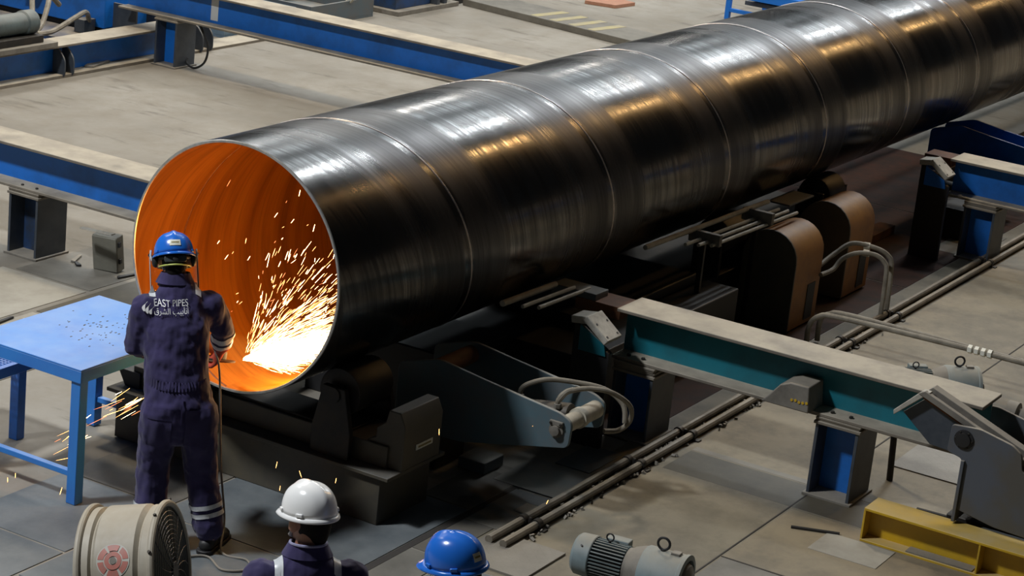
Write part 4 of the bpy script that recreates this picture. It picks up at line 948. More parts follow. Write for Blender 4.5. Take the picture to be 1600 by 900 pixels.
def helmet(root, M, mat, sticker_ang, sticker_w=0.05):
    """hard hat shell with ridges, rain gutter brim and peak"""
    n, m_ = 64, 16; vs = []; fs = []
    A, Bw, Hh = 0.133, 0.111, 0.128
    for i in range(m_ + 1):
        e = (math.pi / 2) * (i / m_)
        for j in range(n):
            t_ = 2 * math.pi * j / n; c_, s_ = math.cos(t_), math.sin(t_)
            k_ = math.cos(e) ** 0.80
            x, y, z = A * c_ * k_, Bw * s_ * k_, Hh * math.sin(e) ** 0.92
            up = math.sin(e)
            z += 0.008 * math.exp(-(y / 0.016) ** 2) * min(1, up * 2.2) + 0.004 * math.exp(-((abs(y) - 0.055) / 0.014) ** 2) * min(1, up * 2) * (1 - up)
            vs.append((x, y, z))
    for i in range(m_):
        for j in range(n): fs.append((i * n + j, i * n + (j + 1) % n, (i + 1) * n + (j + 1) % n, (i + 1) * n + j))
    o = len(vs)
    rows = ((1.0, 0.0, 0.0), (1.05, -0.004, 0.25), (1.085, -0.010, 0.75), (1.10, -0.016, 1.0), (1.085, -0.019, 0.95))
    for (s_, dz, pk) in rows:
        for j in range(n):
            t_ = 2 * math.pi * j / n; f_ = max(0.0, math.cos(t_)) ** 2.2
            vs.append((A * math.cos(t_) * s_ + 0.036 * f_ * pk, Bw * math.sin(t_) * s_, dz - 0.012 * f_ * pk))
    for i in range(len(rows) - 1):
        for j in range(n): fs.append((o + i * n + j, o + (i + 1) * n + j, o + (i + 1) * n + (j + 1) % n, o + i * n + (j + 1) % n))
    h = MB().add([M @ Vector(v) for v in vs], fs).build('helmet', mat, root, ang=60)
    sd = h.modifiers.new('thick', 'SOLIDIFY'); sd.thickness = 0.003; sd.offset = -1
    for a in (R(62), R(-62), R(118), R(-118)):
        c_ = Vector((A * math.cos(a), Bw * math.sin(a), 0.010))
        K = M @ Matrix.Translation(c_) @ Matrix.Rotation(math.atan2(math.sin(a) / Bw, math.cos(a) / A), 4, 'Z')
        MB().box(-0.004, 0.007, -0.016, 0.016, -0.008, 0.008, K).build('accessory_slot', mat, h, bevel=0.003)
    # sticker hugging the shell
    vs = []; fs = []; q = 8; A0 = sticker_ang - sticker_w / 2 / A; A1 = sticker_ang + sticker_w / 2 / A
    for zz in (0.030, 0.042, 0.054, 0.064):
        e = math.asin(min(1, (zz / Hh)) ** (1 / 0.92)); k_ = math.cos(e) ** 0.80
        for j in range(q + 1):
            t_ = A0 + (A1 - A0) * j / q; vs.append(M @ Vector((A * math.cos(t_) * k_ * 1.02, Bw * math.sin(t_) * k_ * 1.02, zz + 0.002)))
    for i in range(3):
        for j in range(q): fs.append((i * (q + 1) + j, i * (q + 1) + j + 1, (i + 1) * (q + 1) + j + 1, (i + 1) * (q + 1) + j))
    if sticker_w > 0:
        st_ = MB().add(vs, fs).build('sticker', 'sticker', h)
        vs = []; fs = []
        for zz in (0.045, 0.052):
            e = math.asin(min(1, (zz / Hh)) ** (1 / 0.92)); k_ = math.cos(e) ** 0.80
            for j in range(q + 1):
                t_ = A0 + (A1 - A0) * (0.15 + 0.7 * j / q); vs.append(M @ Vector((A * math.cos(t_) * k_ * 1.027, Bw * math.sin(t_) * k_ * 1.027, zz + 0.002)))
        for j in range(q): fs.append((j, j + 1, q + 1 + j + 1, q + 1 + j))
        MB().add(vs, fs).build('sticker_print', 'ink', st_)
    return h
def bvh_of(o):
    bpy.context.view_layer.update()
    return BVHTree.FromObject(o, bpy.context.evaluated_depsgraph_get())
def band(bvh, a, b_, t0, t1, name, mat, parent, off=0.004, n=36, pleat=0.0):
    a, b_ = Vector(a), Vector(b_); T = (b_ - a).normalized()
    ref = Vector((0, 0, 1)) if abs(T.z) < 0.8 else Vector((1, 0, 0)); e1 = (ref - T * ref.dot(T)).normalized(); e2 = T.cross(e1)
    vs = []; fs = []; m_ = 4
    for i in range(m_ + 1):
        c_ = a.lerp(b_, t0 + (t1 - t0) * i / m_); last = 0.07
        for j in range(n):
            t_ = 2 * math.pi * j / n; dr = e1 * math.cos(t_) + e2 * math.sin(t_)
            h = bvh.ray_cast(c_, dr, 0.16); r_ = h[3] if h[0] is not None else last; last = r_
            vs.append(c_ + dr * (r_ + off + (pleat if j % 2 else 0.0)))
    for i in range(m_):
        for j in range(n): fs.append((i * n + j, i * n + (j + 1) % n, (i + 1) * n + (j + 1) % n, (i + 1) * n + j))
    return MB().add(vs, fs).build(name, mat, parent, ang=70)
def decal(bvh, polys, place, dr, name, mat, parent, off=0.004, sp_=0.009):
    """flat print laid on the cloth: polys in 2D, place(u, v) -> ray origin"""
    vs = []; fs = []
    for pv, pf in polys:
        o = len(vs)
        for (u, v) in pv:
            og = place(u, v); best = None
            for (du, dv) in ((0, 0), (sp_, 0), (-sp_, 0), (0, sp_), (0, -sp_)):
                h = bvh.ray_cast(place(u + du, v + dv), dr, 3.0)
                if h[0] is not None and (best is None or h[3] < best): best = h[3]
            vs.append(og + dr * ((best if best is not None else 1.0) - off))
        fs += [[i + o for i in f] for f in pf]
    return MB().add(vs, fs).build(name, mat, parent, ang=80)
def strip(bvh, pts, dr, w, name, mat, parent, lat=(0, 1, 0)):
    lat = Vector(lat); dr = Vector(dr).normalized(); n = 14; vs = []; fs = []
    for i in range(n + 1):
        c_ = Vector(pts[0]).lerp(Vector(pts[1]), i / n)
        for k in range(4):
            og = c_ + lat * w * (k / 3 - 0.5) - dr * 0.6; h = bvh.ray_cast(og, dr, 1.2)
            vs.append((h[0] if h[0] is not None else c_) - dr * 0.004)
    for i in range(n):
        for k in range(3): fs.append((i * 4 + k, i * 4 + k + 1, (i + 1) * 4 + k + 1, (i + 1) * 4 + k))
    return MB().add(vs, fs).build(name, mat, parent, ang=80)
def text_polys(s_, size, sx=1.0):
    c_ = bpy.data.curves.new('lettering', 'FONT'); c_.body = s_; c_.size = size
    o = bpy.data.objects.new('lettering', c_); COL.objects.link(o); bpy.context.view_layer.update()
    me = o.evaluated_get(bpy.context.evaluated_depsgraph_get()).to_mesh()
    bm = bmesh.new(); bm.from_mesh(me); bmesh.ops.triangulate(bm, faces=bm.faces)
    for _ in range(3): bmesh.ops.subdivide_edges(bm, edges=[e for e in bm.edges if e.calc_length() > size * 0.16], cuts=1); bmesh.ops.triangulate(bm, faces=bm.faces)
    bm.verts.ensure_lookup_table(); bm.verts.index_update()
    pv = [(v.co.x * sx, v.co.y) for v in bm.verts]; pf = [[v.index for v in f.verts] for f in bm.faces]; bm.free()
    bpy.data.objects.remove(o); bpy.data.curves.remove(c_)
    return pv, pf
def boot(root, ankle, toe_dir):
    a = Vector(ankle); d = Vector((toe_dir[0], toe_dir[1], 0)).normalized(); l = Vector((-d.y, d.x, 0)); mb = MB()
    f0 = Vector((a.x, a.y, 0.0))
    limb(mb, [(a + Vector((0, 0, 0.10)), 0.055, 0.058), (a, 0.05, 0.055), (f0 + Vector((0, 0, 0.06)), 0.047, 0.056)], 16, l)
    limb(mb, [(f0 - d * 0.05 + Vector((0, 0, 0.048)), 0.042, 0.040), (f0 + d * 0.06 + Vector((0, 0, 0.050)), 0.046, 0.042), (f0 + d * 0.15 + Vector((0, 0, 0.044)), 0.050, 0.034), (f0 + d * 0.20 + Vector((0, 0, 0.040)), 0.042, 0.028)], 16, l)
    b_ = fuse(mb.build('boot', 'boot', root), 0.009, 3)
    M = Matrix((tuple(d) + (0,), tuple(l) + (0,), (0, 0, 1, 0), (0, 0, 0, 1))).transposed(); M = Matrix.Translation(f0) @ M
    MB().prism(rounded([(-0.095, -0.045), (0.12, -0.055), (0.235, -0.045), (0.235, 0.045), (0.12, 0.055), (-0.095, 0.045)], 0.04), 'Z', 0.0, 0.024, M).build('sole', 'black', b_, bevel=0.004)
def person(label, loc, rz, J, hm, head_rot, sticker_ang, gloves, hands, fold=0.018, beard=False, tapes=None, sticker_w=0.05):
    root = thing('person', label, 'person', loc, rz)
    j = {k: Vector(v) for k, v in J.items()}
    pel, wst, chs, shl, nek, hed = (j[k] for k in ('pelvis', 'waist', 'chest', 'shoulders', 'neck', 'head'))
    tw = Matrix.Rotation(J.get('twist', Vector((0, 0, 0)))[2] if 'twist' in J else 0.0, 3, 'Z'); lat = tw @ Vector((0, 1, 0))
    def torso(mb, g):
        limb(mb, [(pel + Vector((0, 0, -0.14)), 0.155 * g, 0.125 * g), (pel, 0.195 * g, 0.150 * g), (wst, 0.180 * g, 0.135 * g), (chs, 0.188 * g, 0.138 * g), (shl + Vector((0, 0, -0.05)), 0.185 * g, 0.120 * g), (shl + Vector((0, 0, 0.025)), 0.140 * g, 0.090 * g), (nek, 0.078 * g, 0.072 * g)], 24, lat)
    def arms(mb, g, end):
        for s_ in 'LR':
            S_, E_, W_ = j['sh' + s_], j['el' + s_], j['wr' + s_]
            W2 = E_.lerp(W_, end)
            limb(mb, [(S_, 0.082 * g, 0.078 * g), (S_.lerp(E_, 0.35), 0.078 * g, 0.076 * g), (S_.lerp(E_, 0.75), 0.066 * g, 0.066 * g), (E_, 0.062 * g, 0.062 * g), (E_.lerp(W2, 0.5), 0.057 * g, 0.057 * g), (W2, 0.050 * g, 0.050 * g)], 18)
    def legs(mb, g, hem):
        for s_ in 'LR':
            H_, K_, A_ = j['hip' + s_], j['kn' + s_], j['an' + s_]; A2 = K_.lerp(A_, hem)
            limb(mb, [(H_, 0.118 * g, 0.135 * g), (H_.lerp(K_, 0.4), 0.110 * g, 0.118 * g), (H_.lerp(K_, 0.8), 0.097 * g, 0.098 * g), (K_, 0.094 * g, 0.094 * g), (K_.lerp(A2, 0.5), 0.092 * g, 0.094 * g), (A2, 0.086 * g, 0.088 * g)], 18)
    # body: one continuous figure
    HM = Matrix.Translation(hed) @ Euler(head_rot, 'XYZ').to_matrix().to_4x4()
    mb = MB(); torso(mb, 0.80); arms(mb, 0.66, 1.0); legs(mb, 0.70, 1.0)
    headshape(mb, HM)
    limb(mb, [(nek + Vector((-0.01, 0, -0.06)), 0.066, 0.064), (nek, 0.062, 0.062), (HM @ Vector((-0.022, 0, -0.05)), 0.060, 0.062)], 18)
    limb(mb, [(HM @ Vector((0.094, 0, 0.022)), 0.010, 0.008), (HM @ Vector((0.108, 0, -0.004)), 0.012, 0.011), (HM @ Vector((0.113, 0, -0.022)), 0.015, 0.013)], 12)
    limb(mb, [(HM @ Vector((0.093, -0.022, -0.058)), 0.007, 0.007), (HM @ Vector((0.098, 0, -0.057)), 0.010, 0.009), (HM @ Vector((0.093, 0.022, -0.058)), 0.007, 0.007)], 10, (0, 0, 1))
    for s_ in (1, -1): ball(mb, (0, 0, 0), 0.025, 0.011, 0.037, 14, HM @ Matrix.Translation((-0.006, s_ * 0.087, -0.016)) @ Matrix.Rotation(R(-28) * s_ * -1, 4, 'Z') @ Matrix.Rotation(R(-10), 4, 'Y'))
    for s_, key in ((1, 'L'), (-1, 'R')):
        if hands: hand(mb, j['wr' + key], j['hd' + key] - j['wr' + key], j['pn' + key], s_ if 'thumb' not in J else s_ * J['thumb'][0], 0.35)
    body = fuse(mb.build('body', 'skin', root), 0.0065, 2)
    for s_ in (1, -1):
        mb = MB(); ball(mb, (0.083, s_ * 0.031, 0.014), 0.011, 0.013, 0.010, 12, HM); e_ = mb.build('eye', 'eye_white', body)
        mb = MB(); ball(mb, (0.0925, s_ * 0.031, 0.014), 0.003, 0.005, 0.005, 10, HM); mb.build('pupil', 'black', e_)
    mb = MB(); headshape(mb, HM, 0.035, -0.085, lambda z: -0.020 if z < 0.03 else (0.05 if z < 0.06 else 0.09))
    limb(mb, [(HM @ Vector((-0.045, 0, 0.0)), 0.070, 0.050), (HM @ Vector((-0.048, 0, -0.045)), 0.064, 0.046), (HM @ Vector((-0.050, 0, -0.082)), 0.052, 0.040)], 16)
    fuse(mb.build('hair', 'hair', root), 0.008, 3)
    if beard:
        mb = MB()
        limb(mb, [(HM @ Vector((0.03, 0.066, -0.05)), 0.010, 0.010), (HM @ Vector((0.058, 0.052, -0.082)), 0.013, 0.012), (HM @ Vector((0.078, 0.0, -0.100)), 0.015, 0.014), (HM @ Vector((0.058, -0.052, -0.082)), 0.013, 0.012), (HM @ Vector((0.03, -0.066, -0.05)), 0.014, 0.012)], 12, (0, 0, 1))
        fuse(mb.build('beard', 'beard', root), 0.007, 3)
    # coverall
    mb = MB(); torso(mb, 1.0); arms(mb, 1.12, 0.86); legs(mb, 1.0, 0.93)
    limb(mb, [(pel + Vector((0, 0, -0.10)), 0.19, 0.145), (pel + Vector((0, 0, 0.02)), 0.20, 0.152)], 22, lat)
    cov = fuse(mb.build('coverall', 'navy', root), 0.012, 4, fold)
    bv = bvh_of(cov)
    # collar
    vs = []; fs = []; n = 40
    for k, (dz, r_, tilt) in enumerate(((-0.055, 0.098, 0), (-0.01, 0.086, 0), (0.020, 0.074, 0), (0.024, 0.080, 0), (-0.008, 0.096, 0), (-0.036, 0.110, 0))):
        for q in range(n):
            a = 2 * math.pi * q / n
            c_ = nek.lerp(hed, 0.10) + Vector((0.006, 0, dz + 0.006 - 0.014 * math.cos(a)))
            vs.append(c_ + Vector((math.cos(a) * r_ * 0.95, math.sin(a) * r_, 0)))
    for k in range(5):
        for q in range(n): fs.append((k * n + q, k * n + (q + 1) % n, (k + 1) * n + (q + 1) % n, (k + 1) * n + q))
    MB().add(vs, fs).build('collar', 'navy', cov, ang=60)
    for s_ in 'LR': boot(root, j['an' + s_], j['toe' + s_])
    hl = helmet(root, HM @ Matrix.Translation((0.004, 0, 0.028)) @ Matrix.Rotation(R(3), 4, 'Y'), hm, sticker_ang, sticker_w)
    return root, cov, bv, HM, hl, j, body

# --- the worker grinding the pipe end
J1 = dict(pelvis=(0.03, 0.03, 0.87), waist=(0.075, 0.045, 1.03), chest=(0.14, 0.055, 1.27), shoulders=(0.185, 0.05, 1.435), neck=(0.215, 0.066, 1.545), head=(0.262, 0.076, 1.645),
          shL=(0.175, 0.215, 1.395), elL=(0.185, 0.272, 1.165), wrL=(0.375, 0.165, 1.065), shR=(0.205, -0.120, 1.405), elR=(0.295, -0.225, 1.235), wrR=(0.450, -0.250, 1.065),
          hipL=(0.03, 0.125, 0.84), knL=(0.055, 0.150, 0.46), anL=(0.00, 0.165, 0.10), hipR=(0.02, -0.075, 0.84), knR=(0.035, -0.118, 0.47), anR=(-0.02, -0.185, 0.10),
          toeL=(1, 0.25, 0), toeR=(0.8, -0.5, 0), twist=(0, 0, 0.0))
W1, cov1, bv1, HM1, hl1, j1, body1 = person('worker in navy coverall and blue helmet grinding the pipe mouth', (-0.74, -0.28, 0.006), R(45), J1, 'helmet_blue', (R(-4), R(24), R(-3)), math.pi, True, False, 0.024, sticker_w=0.075)
# gloves
for key, d, n_, sd in (('R', (0.34, 0.10, -0.50), (0.05, 0.9, 0.1), 1), ('L', (0.55, -0.75, -0.30), (0.2, -0.2, -0.9), -1)):
    W_ = j1['wr' + key]; mb = MB(); hand(mb, W_, d, n_, sd, 0.75, 1.32)
    E_ = j1['el' + key]; dd = (E_ - W_).normalized()
    limb(mb, [(W_ + dd * 0.075, 0.060, 0.060), (W_ + dd * 0.03, 0.054, 0.054), (W_, 0.044, 0.042)], 16)
    fuse(mb.build('glove', 'glove_red', W1), 0.0065, 2)
# reflective tape
for key, spans in (('R', ((0.14, 0.38), (0.52, 0.76))), ('L', ((0.62, 0.78),))):
    for (a, b_) in spans: band(bv1, j1['el' + key], j1['wr' + key], a, b_, 'reflective_band', 'tape', cov1)
for key, spans in (('R', ((0.50, 0.57), (0.63, 0.70))), ('L', ((0.50, 0.57), (0.63, 0.70)))):
    for (a, b_) in spans: band(bv1, j1['kn' + key], j1['an' + key], a, b_, 'reflective_band', 'tape', cov1)
strip(bv1, ((0.13, 0.196, 1.50), (0.26, 0.196, 1.52)), (0.45, 0, -0.9), 0.034, 'shoulder_tape', 'tape', cov1)
strip(bv1, ((0.12, -0.055, 1.50), (0.27, -0.055, 1.52)), (0.45, 0, -0.9), 0.034, 'shoulder_tape', 'tape', cov1)
# waist elastic, pocket flaps
band(bv1, j1['waist'] + Vector((0, 0, -0.045)), j1['waist'] + Vector((0, 0, 0.005)), 0, 1, 'waist_elastic', 'navy', cov1, 0.005, 110, 0.007)
tl = R(4)
def place1(u, v): return Vector((-1.0, 0.125 - (u * math.cos(tl) - v * math.sin(tl)), 1.425 + u * math.sin(tl) + v * math.cos(tl)))
def grid(u0, u1, v0, v1, n=8):
    pv = [(u0 + (u1 - u0) * i / n, v0 + (v1 - v0) * k / n) for k in range(n + 1) for i in range(n + 1)]
    return pv, [(k * (n + 1) + i, k * (n + 1) + i + 1, (k + 1) * (n + 1) + i + 1, (k + 1) * (n + 1) + i) for k in range(n) for i in range(n)]
dr = Vector((1, 0, 0))
tp = text_polys('EAST PIPES', 0.050, 0.80)
ar = text_polys('\uFEDA\uFEAE\uFEB8\uFEDF\uFE8D \uFE90\uFEF4\uFE91\uFE8E\uFEE7\uFE83'.replace('\uFEDA', '\uFED5').replace('\uFEB8', '\uFEB8'), 0.052, 0.95)
w_t = max(v[0] for v in tp[0]); w_a = max(v[0] for v in ar[0])
ar = ([(v[0] * w_t / w_a, v[1] * 0.85) for v in ar[0]], ar[1])
decal(bv1, [([(v[0] - 0.068, v[1] + 0.004) for v in tp[0]], tp[1])], place1, dr, 'back_lettering', 'print_white', cov1, 0.006)
decal(bv1, [([(v[0] - 0.068, v[1] - 0.034) for v in ar[0]], ar[1])], place1, dr, 'back_lettering', 'print_white', cov1, 0.006)
leaf = []
for k in range(3):
    pv = []; n = 10; cx = -0.121 + k * 0.018; lo, hi = (-0.022, 0.030) if k == 0 else ((-0.034, 0.020) if k == 1 else (-0.038, 0.002))
    for i in range(n + 1):
        q = i / n; v = lo + (hi - lo) * q; bow = -0.012 * math.sin(q * math.pi) + 0.020 * q; th = 0.0075 * math.sin(min(1, q * 1.15 + 0.12) * math.pi) + 0.001
        pv += [(cx + bow - th, v), (cx + bow + th, v)]
    leaf.append((pv, [(2 * i, 2 * i + 1, 2 * i + 3, 2 * i + 2) for i in range(n)]))
decal(bv1, leaf, place1, dr, 'leaf_emblem', 'print_white', cov1, 0.006)
def place_p(u, v): return Vector((-1.0, 0.03 - u, 0.86 + v))
for u0, u1 in ((-0.185, -0.045), (0.02, 0.165)):
    decal(bv1, [grid(u0, u1, -0.035, 0.03)], place_p, dr, 'pocket_flap', 'navy', cov1, 0.010)
    decal(bv1, [grid(u0 + 0.006, u1 - 0.006, -0.20, -0.03)], place_p, dr, 'pocket', 'navy', cov1, 0.006)
decal(bv1, [grid(-0.006, 0.006, -0.06, 0.10, 10)], place_p, dr, 'back_seam', 'navy', cov1, 0.007)
# helmet harness, goggles strap, ear defender arms and face shield
HH = HM1 @ Matrix.Translation((0.004, 0, 0.028))
MB().tube([HH @ Vector((0.095 * math.cos(a), 0.086 * math.sin(a), -0.022)) for a in [2 * math.pi * q / 36 for q in range(36)]], 0.010, 8, closed=True).build('headband', 'rubber', hl1)
MB().prism(rounded([(-0.062, -0.018), (0.062, -0.018), (0.062, 0.018), (-0.062, 0.018)], 0.015), 'X', -0.118, -0.100, HH @ Matrix.Translation((0, 0, -0.035))).build('ratchet', 'ratchet', hl1, bevel=0.003)
MB().lathe([(0.016, 0), (0.016, 0.012), (0.010, 0.014)], HH @ Vector((-0.118, 0, -0.035)), (HH.to_3x3() @ Vector((-1, 0, 0))), 16).build('ratchet_knob', 'black', hl1)
MB().tube([HM1 @ Vector((0.112 * math.cos(a) - 0.004, 0.086 * math.sin(a), -0.040)) for a in [2 * math.pi * q / 36 for q in range(36)]], 0.0055, 6, closed=True).build('goggle_strap', 'strap_yellow', W1)
for s_ in (1, -1):
    e_ = MB(); ball(e_, (0.0, s_ * 0.104, -0.030), 0.030, 0.022, 0.040, 16, HH); e_.build('ear_defender', 'black', hl1)
    MB().tube([HH @ Vector((0.0, s_ * 0.122, -0.03)), HH @ Vector((0.005, s_ * 0.130, 0.0)), HH @ Vector((0.01, s_ * 0.126, 0.03))], 0.006, 8).build('ear_defender_arm', 'tape', hl1)
vs = []; fs = []
for k in range(9):
    for q in range(21):
        a = R(-92) + R(184) * q / 20; vs.append(HH @ Vector((0.155 * math.cos(a) + 0.03, 0.132 * math.sin(a), 0.005 - 0.20 * k / 8)))
for k in range(8):
    for q in range(20): fs.append((k * 21 + q, k * 21 + q + 1, (k + 1) * 21 + q + 1, (k + 1) * 21 + q))
vis = MB().add(vs, fs).build('face_shield', 'visor', hl1, ang=80); sd = vis.modifiers.new('thick', 'SOLIDIFY'); sd.thickness = 0.002
for s_ in (1, -1): MB().tube([HH @ Vector((0.026, s_ * 0.133, 0.01)), HH @ Vector((0.026, s_ * 0.134, -0.195))], 0.0028, 6).build('shield_edge', 'tape', vis)
MB().tube([HH @ Vector((0.155 * math.cos(a) + 0.03, 0.134 * math.sin(a), 0.006)) for a in [R(-95) + R(190) * q / 24 for q in range(25)]], 0.008, 8).build('shield_holder', 'black', vis)

# --- the two men watching in the foreground
def standing(zt, lean=0.0):
    k = zt / 1.74
    J = dict(pelvis=(0, 0, 0.93), waist=(0.0, 0, 1.08), chest=(-0.005, 0, 1.25), shoulders=(-0.01, 0, 1.39), neck=(0.005, 0, 1.46), head=(0.035, 0, 1.605),
             shL=(-0.005, 0.178, 1.345), elL=(-0.02, 0.255, 1.09), wrL=(0.08, 0.26, 0.86), shR=(-0.005, -0.178, 1.345), elR=(-0.02, -0.255, 1.09), wrR=(0.08, -0.26, 0.86),
             hipL=(0, 0.10, 0.88), knL=(0.02, 0.12, 0.49), anL=(-0.01, 0.13, 0.10), hipR=(0, -0.10, 0.88), knR=(0.02, -0.12, 0.49), anR=(-0.01, -0.13, 0.10),
             toeL=(1, 0.2, 0), toeR=(1, -0.2, 0), hdL=(0.12, 0.262, 0.77), hdR=(0.12, -0.262, 0.77), pnL=(0, -1, 0), pnR=(0, 1, 0))
    return {n_: Vector((v[0] * k, v[1], v[2] * k)) if n_[:3] not in ('toe', 'pnL', 'pnR') else Vector(v) for n_, v in J.items()}
W2, cov2, bv2, HM2, hl2, j2, body2 = person('man in white helmet and navy coverall seen from behind', (-2.90, -2.64, 0.006), R(42), standing(1.70), 'helmet_white', (R(2), R(4), R(30)), math.pi, False, True, 0.014, True, sticker_w=0.0)
W3, cov3, bv3, HM3, hl3, j3, body3 = person('man in blue helmet with sticker at the bottom edge', (-2.935, -3.40, 0.006), R(45), standing(1.72), 'helmet_blue', (R(-3), R(6), R(42)), R(170), False, True, 0.014, False)
for cov, bv in ((cov2, bv2), (cov3, bv3)):
    for s_ in (1, -1):
        strip(bv, ((-0.13, s_ * 0.125, 1.40), (0.11, s_ * 0.125, 1.40)), (0.0, 0, -1), 0.034, 'shoulder_tape', 'tape', cov)
        vs_ = [(s_ * 0.125 - 0.017, -0.10), (s_ * 0.125 + 0.017, -0.10)]
        decal(bv, [([(s_ * 0.125 - 0.017 + 0.034 * (i % 2), 1.05 + 0.30 * (i // 2) / 12) for i in range(26)], [(2 * i, 2 * i + 1, 2 * i + 3, 2 * i + 2) for i in range(12)])], lambda u, v: Vector((-1, u, v)), Vector((1, 0, 0)), 'back_tape', 'tape', cov)
MB().tube([j2['neck'].lerp(j2['head'], 0.10) + Vector((0.078 * math.cos(a), 0.078 * math.sin(a), 0.026 - 0.014 * math.cos(a))) for a in [2 * math.pi * q / 30 for q in range(30)]], 0.006, 6, closed=True).build('shirt_collar', 'shirt', W2)
# safety glasses and straps on the man in the blue helmet
MB().tube([HM3 @ Vector((0.088 * math.cos(a) + 0.012, 0.088 * math.sin(a), 0.006)) for a in [R(-115) + R(230) * q / 30 for q in range(31)]], 0.006, 8).build('glasses_frame', 'black', W3)
vs = []; fs = []
for k in range(2):
    for q in range(13):
        a = R(-60) + R(120) * q / 12; vs.append(HM3 @ Vector((0.104 * math.cos(a) + 0.012, 0.090 * math.sin(a), 0.008 - 0.038 * k)))
for q in range(12): fs.append((q, q + 1, 13 + q + 1, 13 + q))
MB().add(vs, fs).build('glasses_lens', 'visor', W3, ang=80)
MB().tube(smooth_path([HM3 @ Vector(p) for p in ((0.0, 0.094, 0.02), (0.025, 0.086, -0.05), (0.055, 0.055, -0.118), (0.055, -0.055, -0.118), (0.025, -0.086, -0.05), (0.0, -0.094, 0.02))], 6), 0.005, 6).build('chin_strap', 'strap_yellow', W3)

# ------------------------------------------------------------------ angle grinder, its cable, sparks
GM = W1.matrix_basis if False else Matrix.Translation((-0.74, -0.28, 0.006)) @ Matrix.Rotation(R(45), 4, 'Z')
def G(v): return GM @ Vector(v)
dc = G((0.555, -0.265, 0.945)); gfw = (GM.to_3x3() @ Vector((0.10, 0.62, 0.42))).normalized()
dn = Vector((0.22, 0.14, 0.96)); dn = (dn - gfw * dn.dot(gfw) * 0.0).normalized()
t = wthing('angle_grinder', 'orange and black angle grinder held at the pipe rim', 'grinder', tuple(dc))
MB().lathe([(0.012, -0.006), (0.088, -0.004), (0.088, 0.004), (0.012, 0.006)], dc, dn, 32).build('grinding_disc', 'disc_brown', t)
MB().lathe([(0.02, 0.004), (0.034, 0.012), (0.036, 0.05), (0.024, 0.062)], dc, dn, 20).build('gear_head', 'dust_grey', t)
hd = dc + dn * 0.04
MB().lathe([(0.030, 0.02), (0.034, 0.04), (0.036, 0.16), (0.032, 0.18)], hd, gfw, 20).build('motor_body', 'grinder_orange', t)
MB().lathe([(0.030, 0.18), (0.026, 0.20), (0.025, 0.32), (0.030, 0.34), (0.02, 0.345)], hd, gfw, 18).build('rear_handle', 'rubber', t)
MB().lathe([(0.012, 0.02), (0.017, 0.03), (0.017, 0.13), (0.012, 0.135)], hd, (gfw.cross(dn)), 14).build('side_handle', 'rubber', t)
MB().prism([(0.094 * math.cos(a), 0.094 * math.sin(a)) for a in [R(-70) + R(140) * q / 12 for q in range(13)]] + [(0.02, 0.03), (0.02, -0.03)], 'Z', 0.006, 0.012,
           Matrix.Translation(dc) @ (Matrix((tuple(gfw - dn * gfw.dot(dn)) + (0,), tuple(dn.cross(gfw)) + (0,), tuple(dn) + (0,), (0, 0, 0, 1))).transposed())).build('guard', 'dark_steel', t)
tag(MB().tube(smooth_path([G((0.47, -0.215, 1.04)), G((0.40, -0.235, 0.97)), G((0.33, -0.245, 0.80)), G((0.16, -0.25, 0.45)), G((0.08, -0.28, 0.15)), (-0.62, -0.52, 0.02), (-0.60, -0.68, 0.015), (-0.70, -0.76, 0.015), (-0.80, -0.66, 0.015), (-0.72, -0.50, 0.016), (-0.78, -0.42, 0.015), (-0.90, -0.40, 0.015), (-1.2, -0.50, 0.015), (-1.45, -0.60, 0.015)], 8), 0.007, 8).build('grinder_cable', 'dust_grey'), 'grey power cable hanging from the grinder and looping on the floor', 'cable')

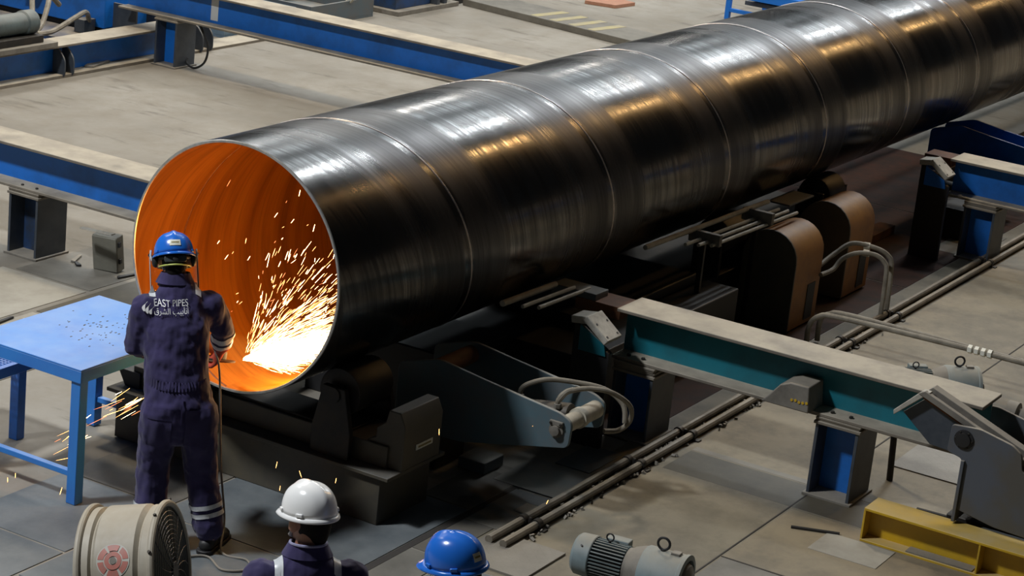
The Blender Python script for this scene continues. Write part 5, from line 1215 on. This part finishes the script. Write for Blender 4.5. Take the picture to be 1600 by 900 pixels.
rnd = random.Random(11)
O = Vector((0.03, -0.10, 0.925)); MID = []
mb = MB()
def streak(p, d, ln, r_, cls):
    d = Vector(d).normalized(); p = Vector(p); e1 = d.orthogonal().normalized(); e2 = d.cross(e1); vs = []
    for q, s_ in ((0.0, 0.5), (0.6, 1.0), (1.0, 0.25)):
        for k in range(4):
            a = math.pi / 2 * k; vs.append(p + d * ln * q + (e1 * math.cos(a) + e2 * math.sin(a)) * r_ * s_)
    mb.cur = cls
    mb.add(vs, [(i * 4 + k, i * 4 + (k + 1) % 4, (i + 1) * 4 + (k + 1) % 4, (i + 1) * 4 + k) for i in range(2) for k in range(4)] + [(3, 2, 1, 0), (8, 9, 10, 11)])
def inside(p): return p.y ** 2 + (p.z - PZ) ** 2 < 0.725 ** 2
n = 0; tries = 0
while n < 2300 and tries < 40000:
    tries += 1
    u = rnd.random()
    if u < 0.50: ang = rnd.gauss(R(19), R(4.5)); t_ = rnd.uniform(0.0, 0.80); ln = rnd.uniform(0.05, 0.18); r_ = rnd.uniform(0.0007, 0.0018); cls = 0
    elif u < 0.83: ang = R(20) + abs(rnd.gauss(0, R(17))); t_ = rnd.uniform(0.05, 0.80) ; ln = rnd.uniform(0.025, 0.13); r_ = rnd.uniform(0.0006, 0.0014); cls = 0 if rnd.random() < 0.5 else 1
    elif u < 0.95: ang = rnd.uniform(R(-4), R(13)); t_ = rnd.uniform(0.05, 0.55); ln = rnd.uniform(0.03, 0.10); r_ = rnd.uniform(0.0008, 0.0016); cls = rnd.choice((0, 1))
    else: ang = rnd.uniform(R(45), R(85)); t_ = rnd.uniform(0.05, 0.75); ln = rnd.uniform(0.015, 0.06); r_ = rnd.uniform(0.0008, 0.0018); cls = rnd.choice((0, 1, 1, 2))
    if u >= 0.50 and rnd.random() < (t_ / 0.8) * 0.35: continue
    az = rnd.gauss(0.14, 0.10)
    d = Vector((math.sin(az), -math.cos(az) * math.cos(ang), math.sin(ang)))
    p = O + d * t_ + Vector((rnd.gauss(0, 0.006), 0, rnd.gauss(0, 0.006)))
    d2 = d + Vector((0, rnd.gauss(0, 0.10), rnd.gauss(-0.06 * t_, 0.10)))
    if p.x < 0.005 or not inside(p) or not inside(p + d2.normalized() * ln): continue
    streak(p, d2, ln, r_, cls); n += 1
for k in range(60):                                                   # stray sparks that have bounced off the wall
    p = Vector((rnd.uniform(0.0, 0.35), rnd.uniform(-0.62, 0.25), rnd.uniform(1.1, 1.95)))
    if not inside(p): continue
    if p.z > 1.55 and rnd.random() < 0.6: continue
    a = rnd.uniform(R(25), R(85)); streak(p, (rnd.uniform(-0.2, 0.2), -math.cos(a), math.sin(a)), rnd.uniform(0.012, 0.05), rnd.uniform(0.001, 0.002), rnd.choice((0, 0, 1, 2)))
for k in range(34):                                                   # sparks thrown back past the worker's legs
    q = rnd.random(); p = Vector((-0.30, 0.36, 0.66)).lerp(Vector((-0.62, 0.66, 0.36)), q) + Vector((rnd.gauss(0, 0.03), rnd.gauss(0, 0.03), rnd.gauss(0, 0.03 + 0.02 * q)))
    streak(p, Vector((-0.32, 0.30, -0.26)) + Vector((rnd.gauss(0, 0.05), rnd.gauss(0, 0.05), rnd.gauss(0, 0.05))), rnd.uniform(0.02, 0.16), rnd.uniform(0.0008, 0.0014), rnd.choice((0, 1, 1, 2)))
for p in ((0.1, -0.35, 0.32), (0.12, -0.50, 0.30), (0.05, -0.42, 0.20), (0.10, -0.46, 0.17), (0.1, -0.78, 0.34), (0.6, -1.15, 0.62), (1.3, -1.40, 0.52), (1.2, -1.62, 0.12), (-0.8, 0.95, 0.1), (-0.6, 0.7, 0.05), (-0.9, 0.8, 0.2)):
    streak(p, (rnd.uniform(-0.3, 0.3), rnd.uniform(-0.5, 0.3), -1), rnd.uniform(0.03, 0.06), 0.0016, 1)
sp = mb.build('grinding_sparks', ['spark_hot', 'spark_mid', 'spark_dim'], smooth=False)
tag(sp, 'spray of glowing orange grinding sparks filling the pipe mouth', 'sparks', kind='stuff')
l = bpy.data.lights.new('spark_glow', 'POINT'); l.energy = 34; l.color = (1.0, 0.37, 0.05); l.shadow_soft_size = 0.10
o = bpy.data.objects.new('spark_glow', l); COL.objects.link(o); o.location = (0.22, -0.30, 1.02)
l = bpy.data.lights.new('spark_glow', 'POINT'); l.energy = 9; l.color = (1.0, 0.37, 0.05); l.shadow_soft_size = 0.06
o = bpy.data.objects.new('spark_glow', l); COL.objects.link(o); o.location = (0.10, -0.55, 1.12)
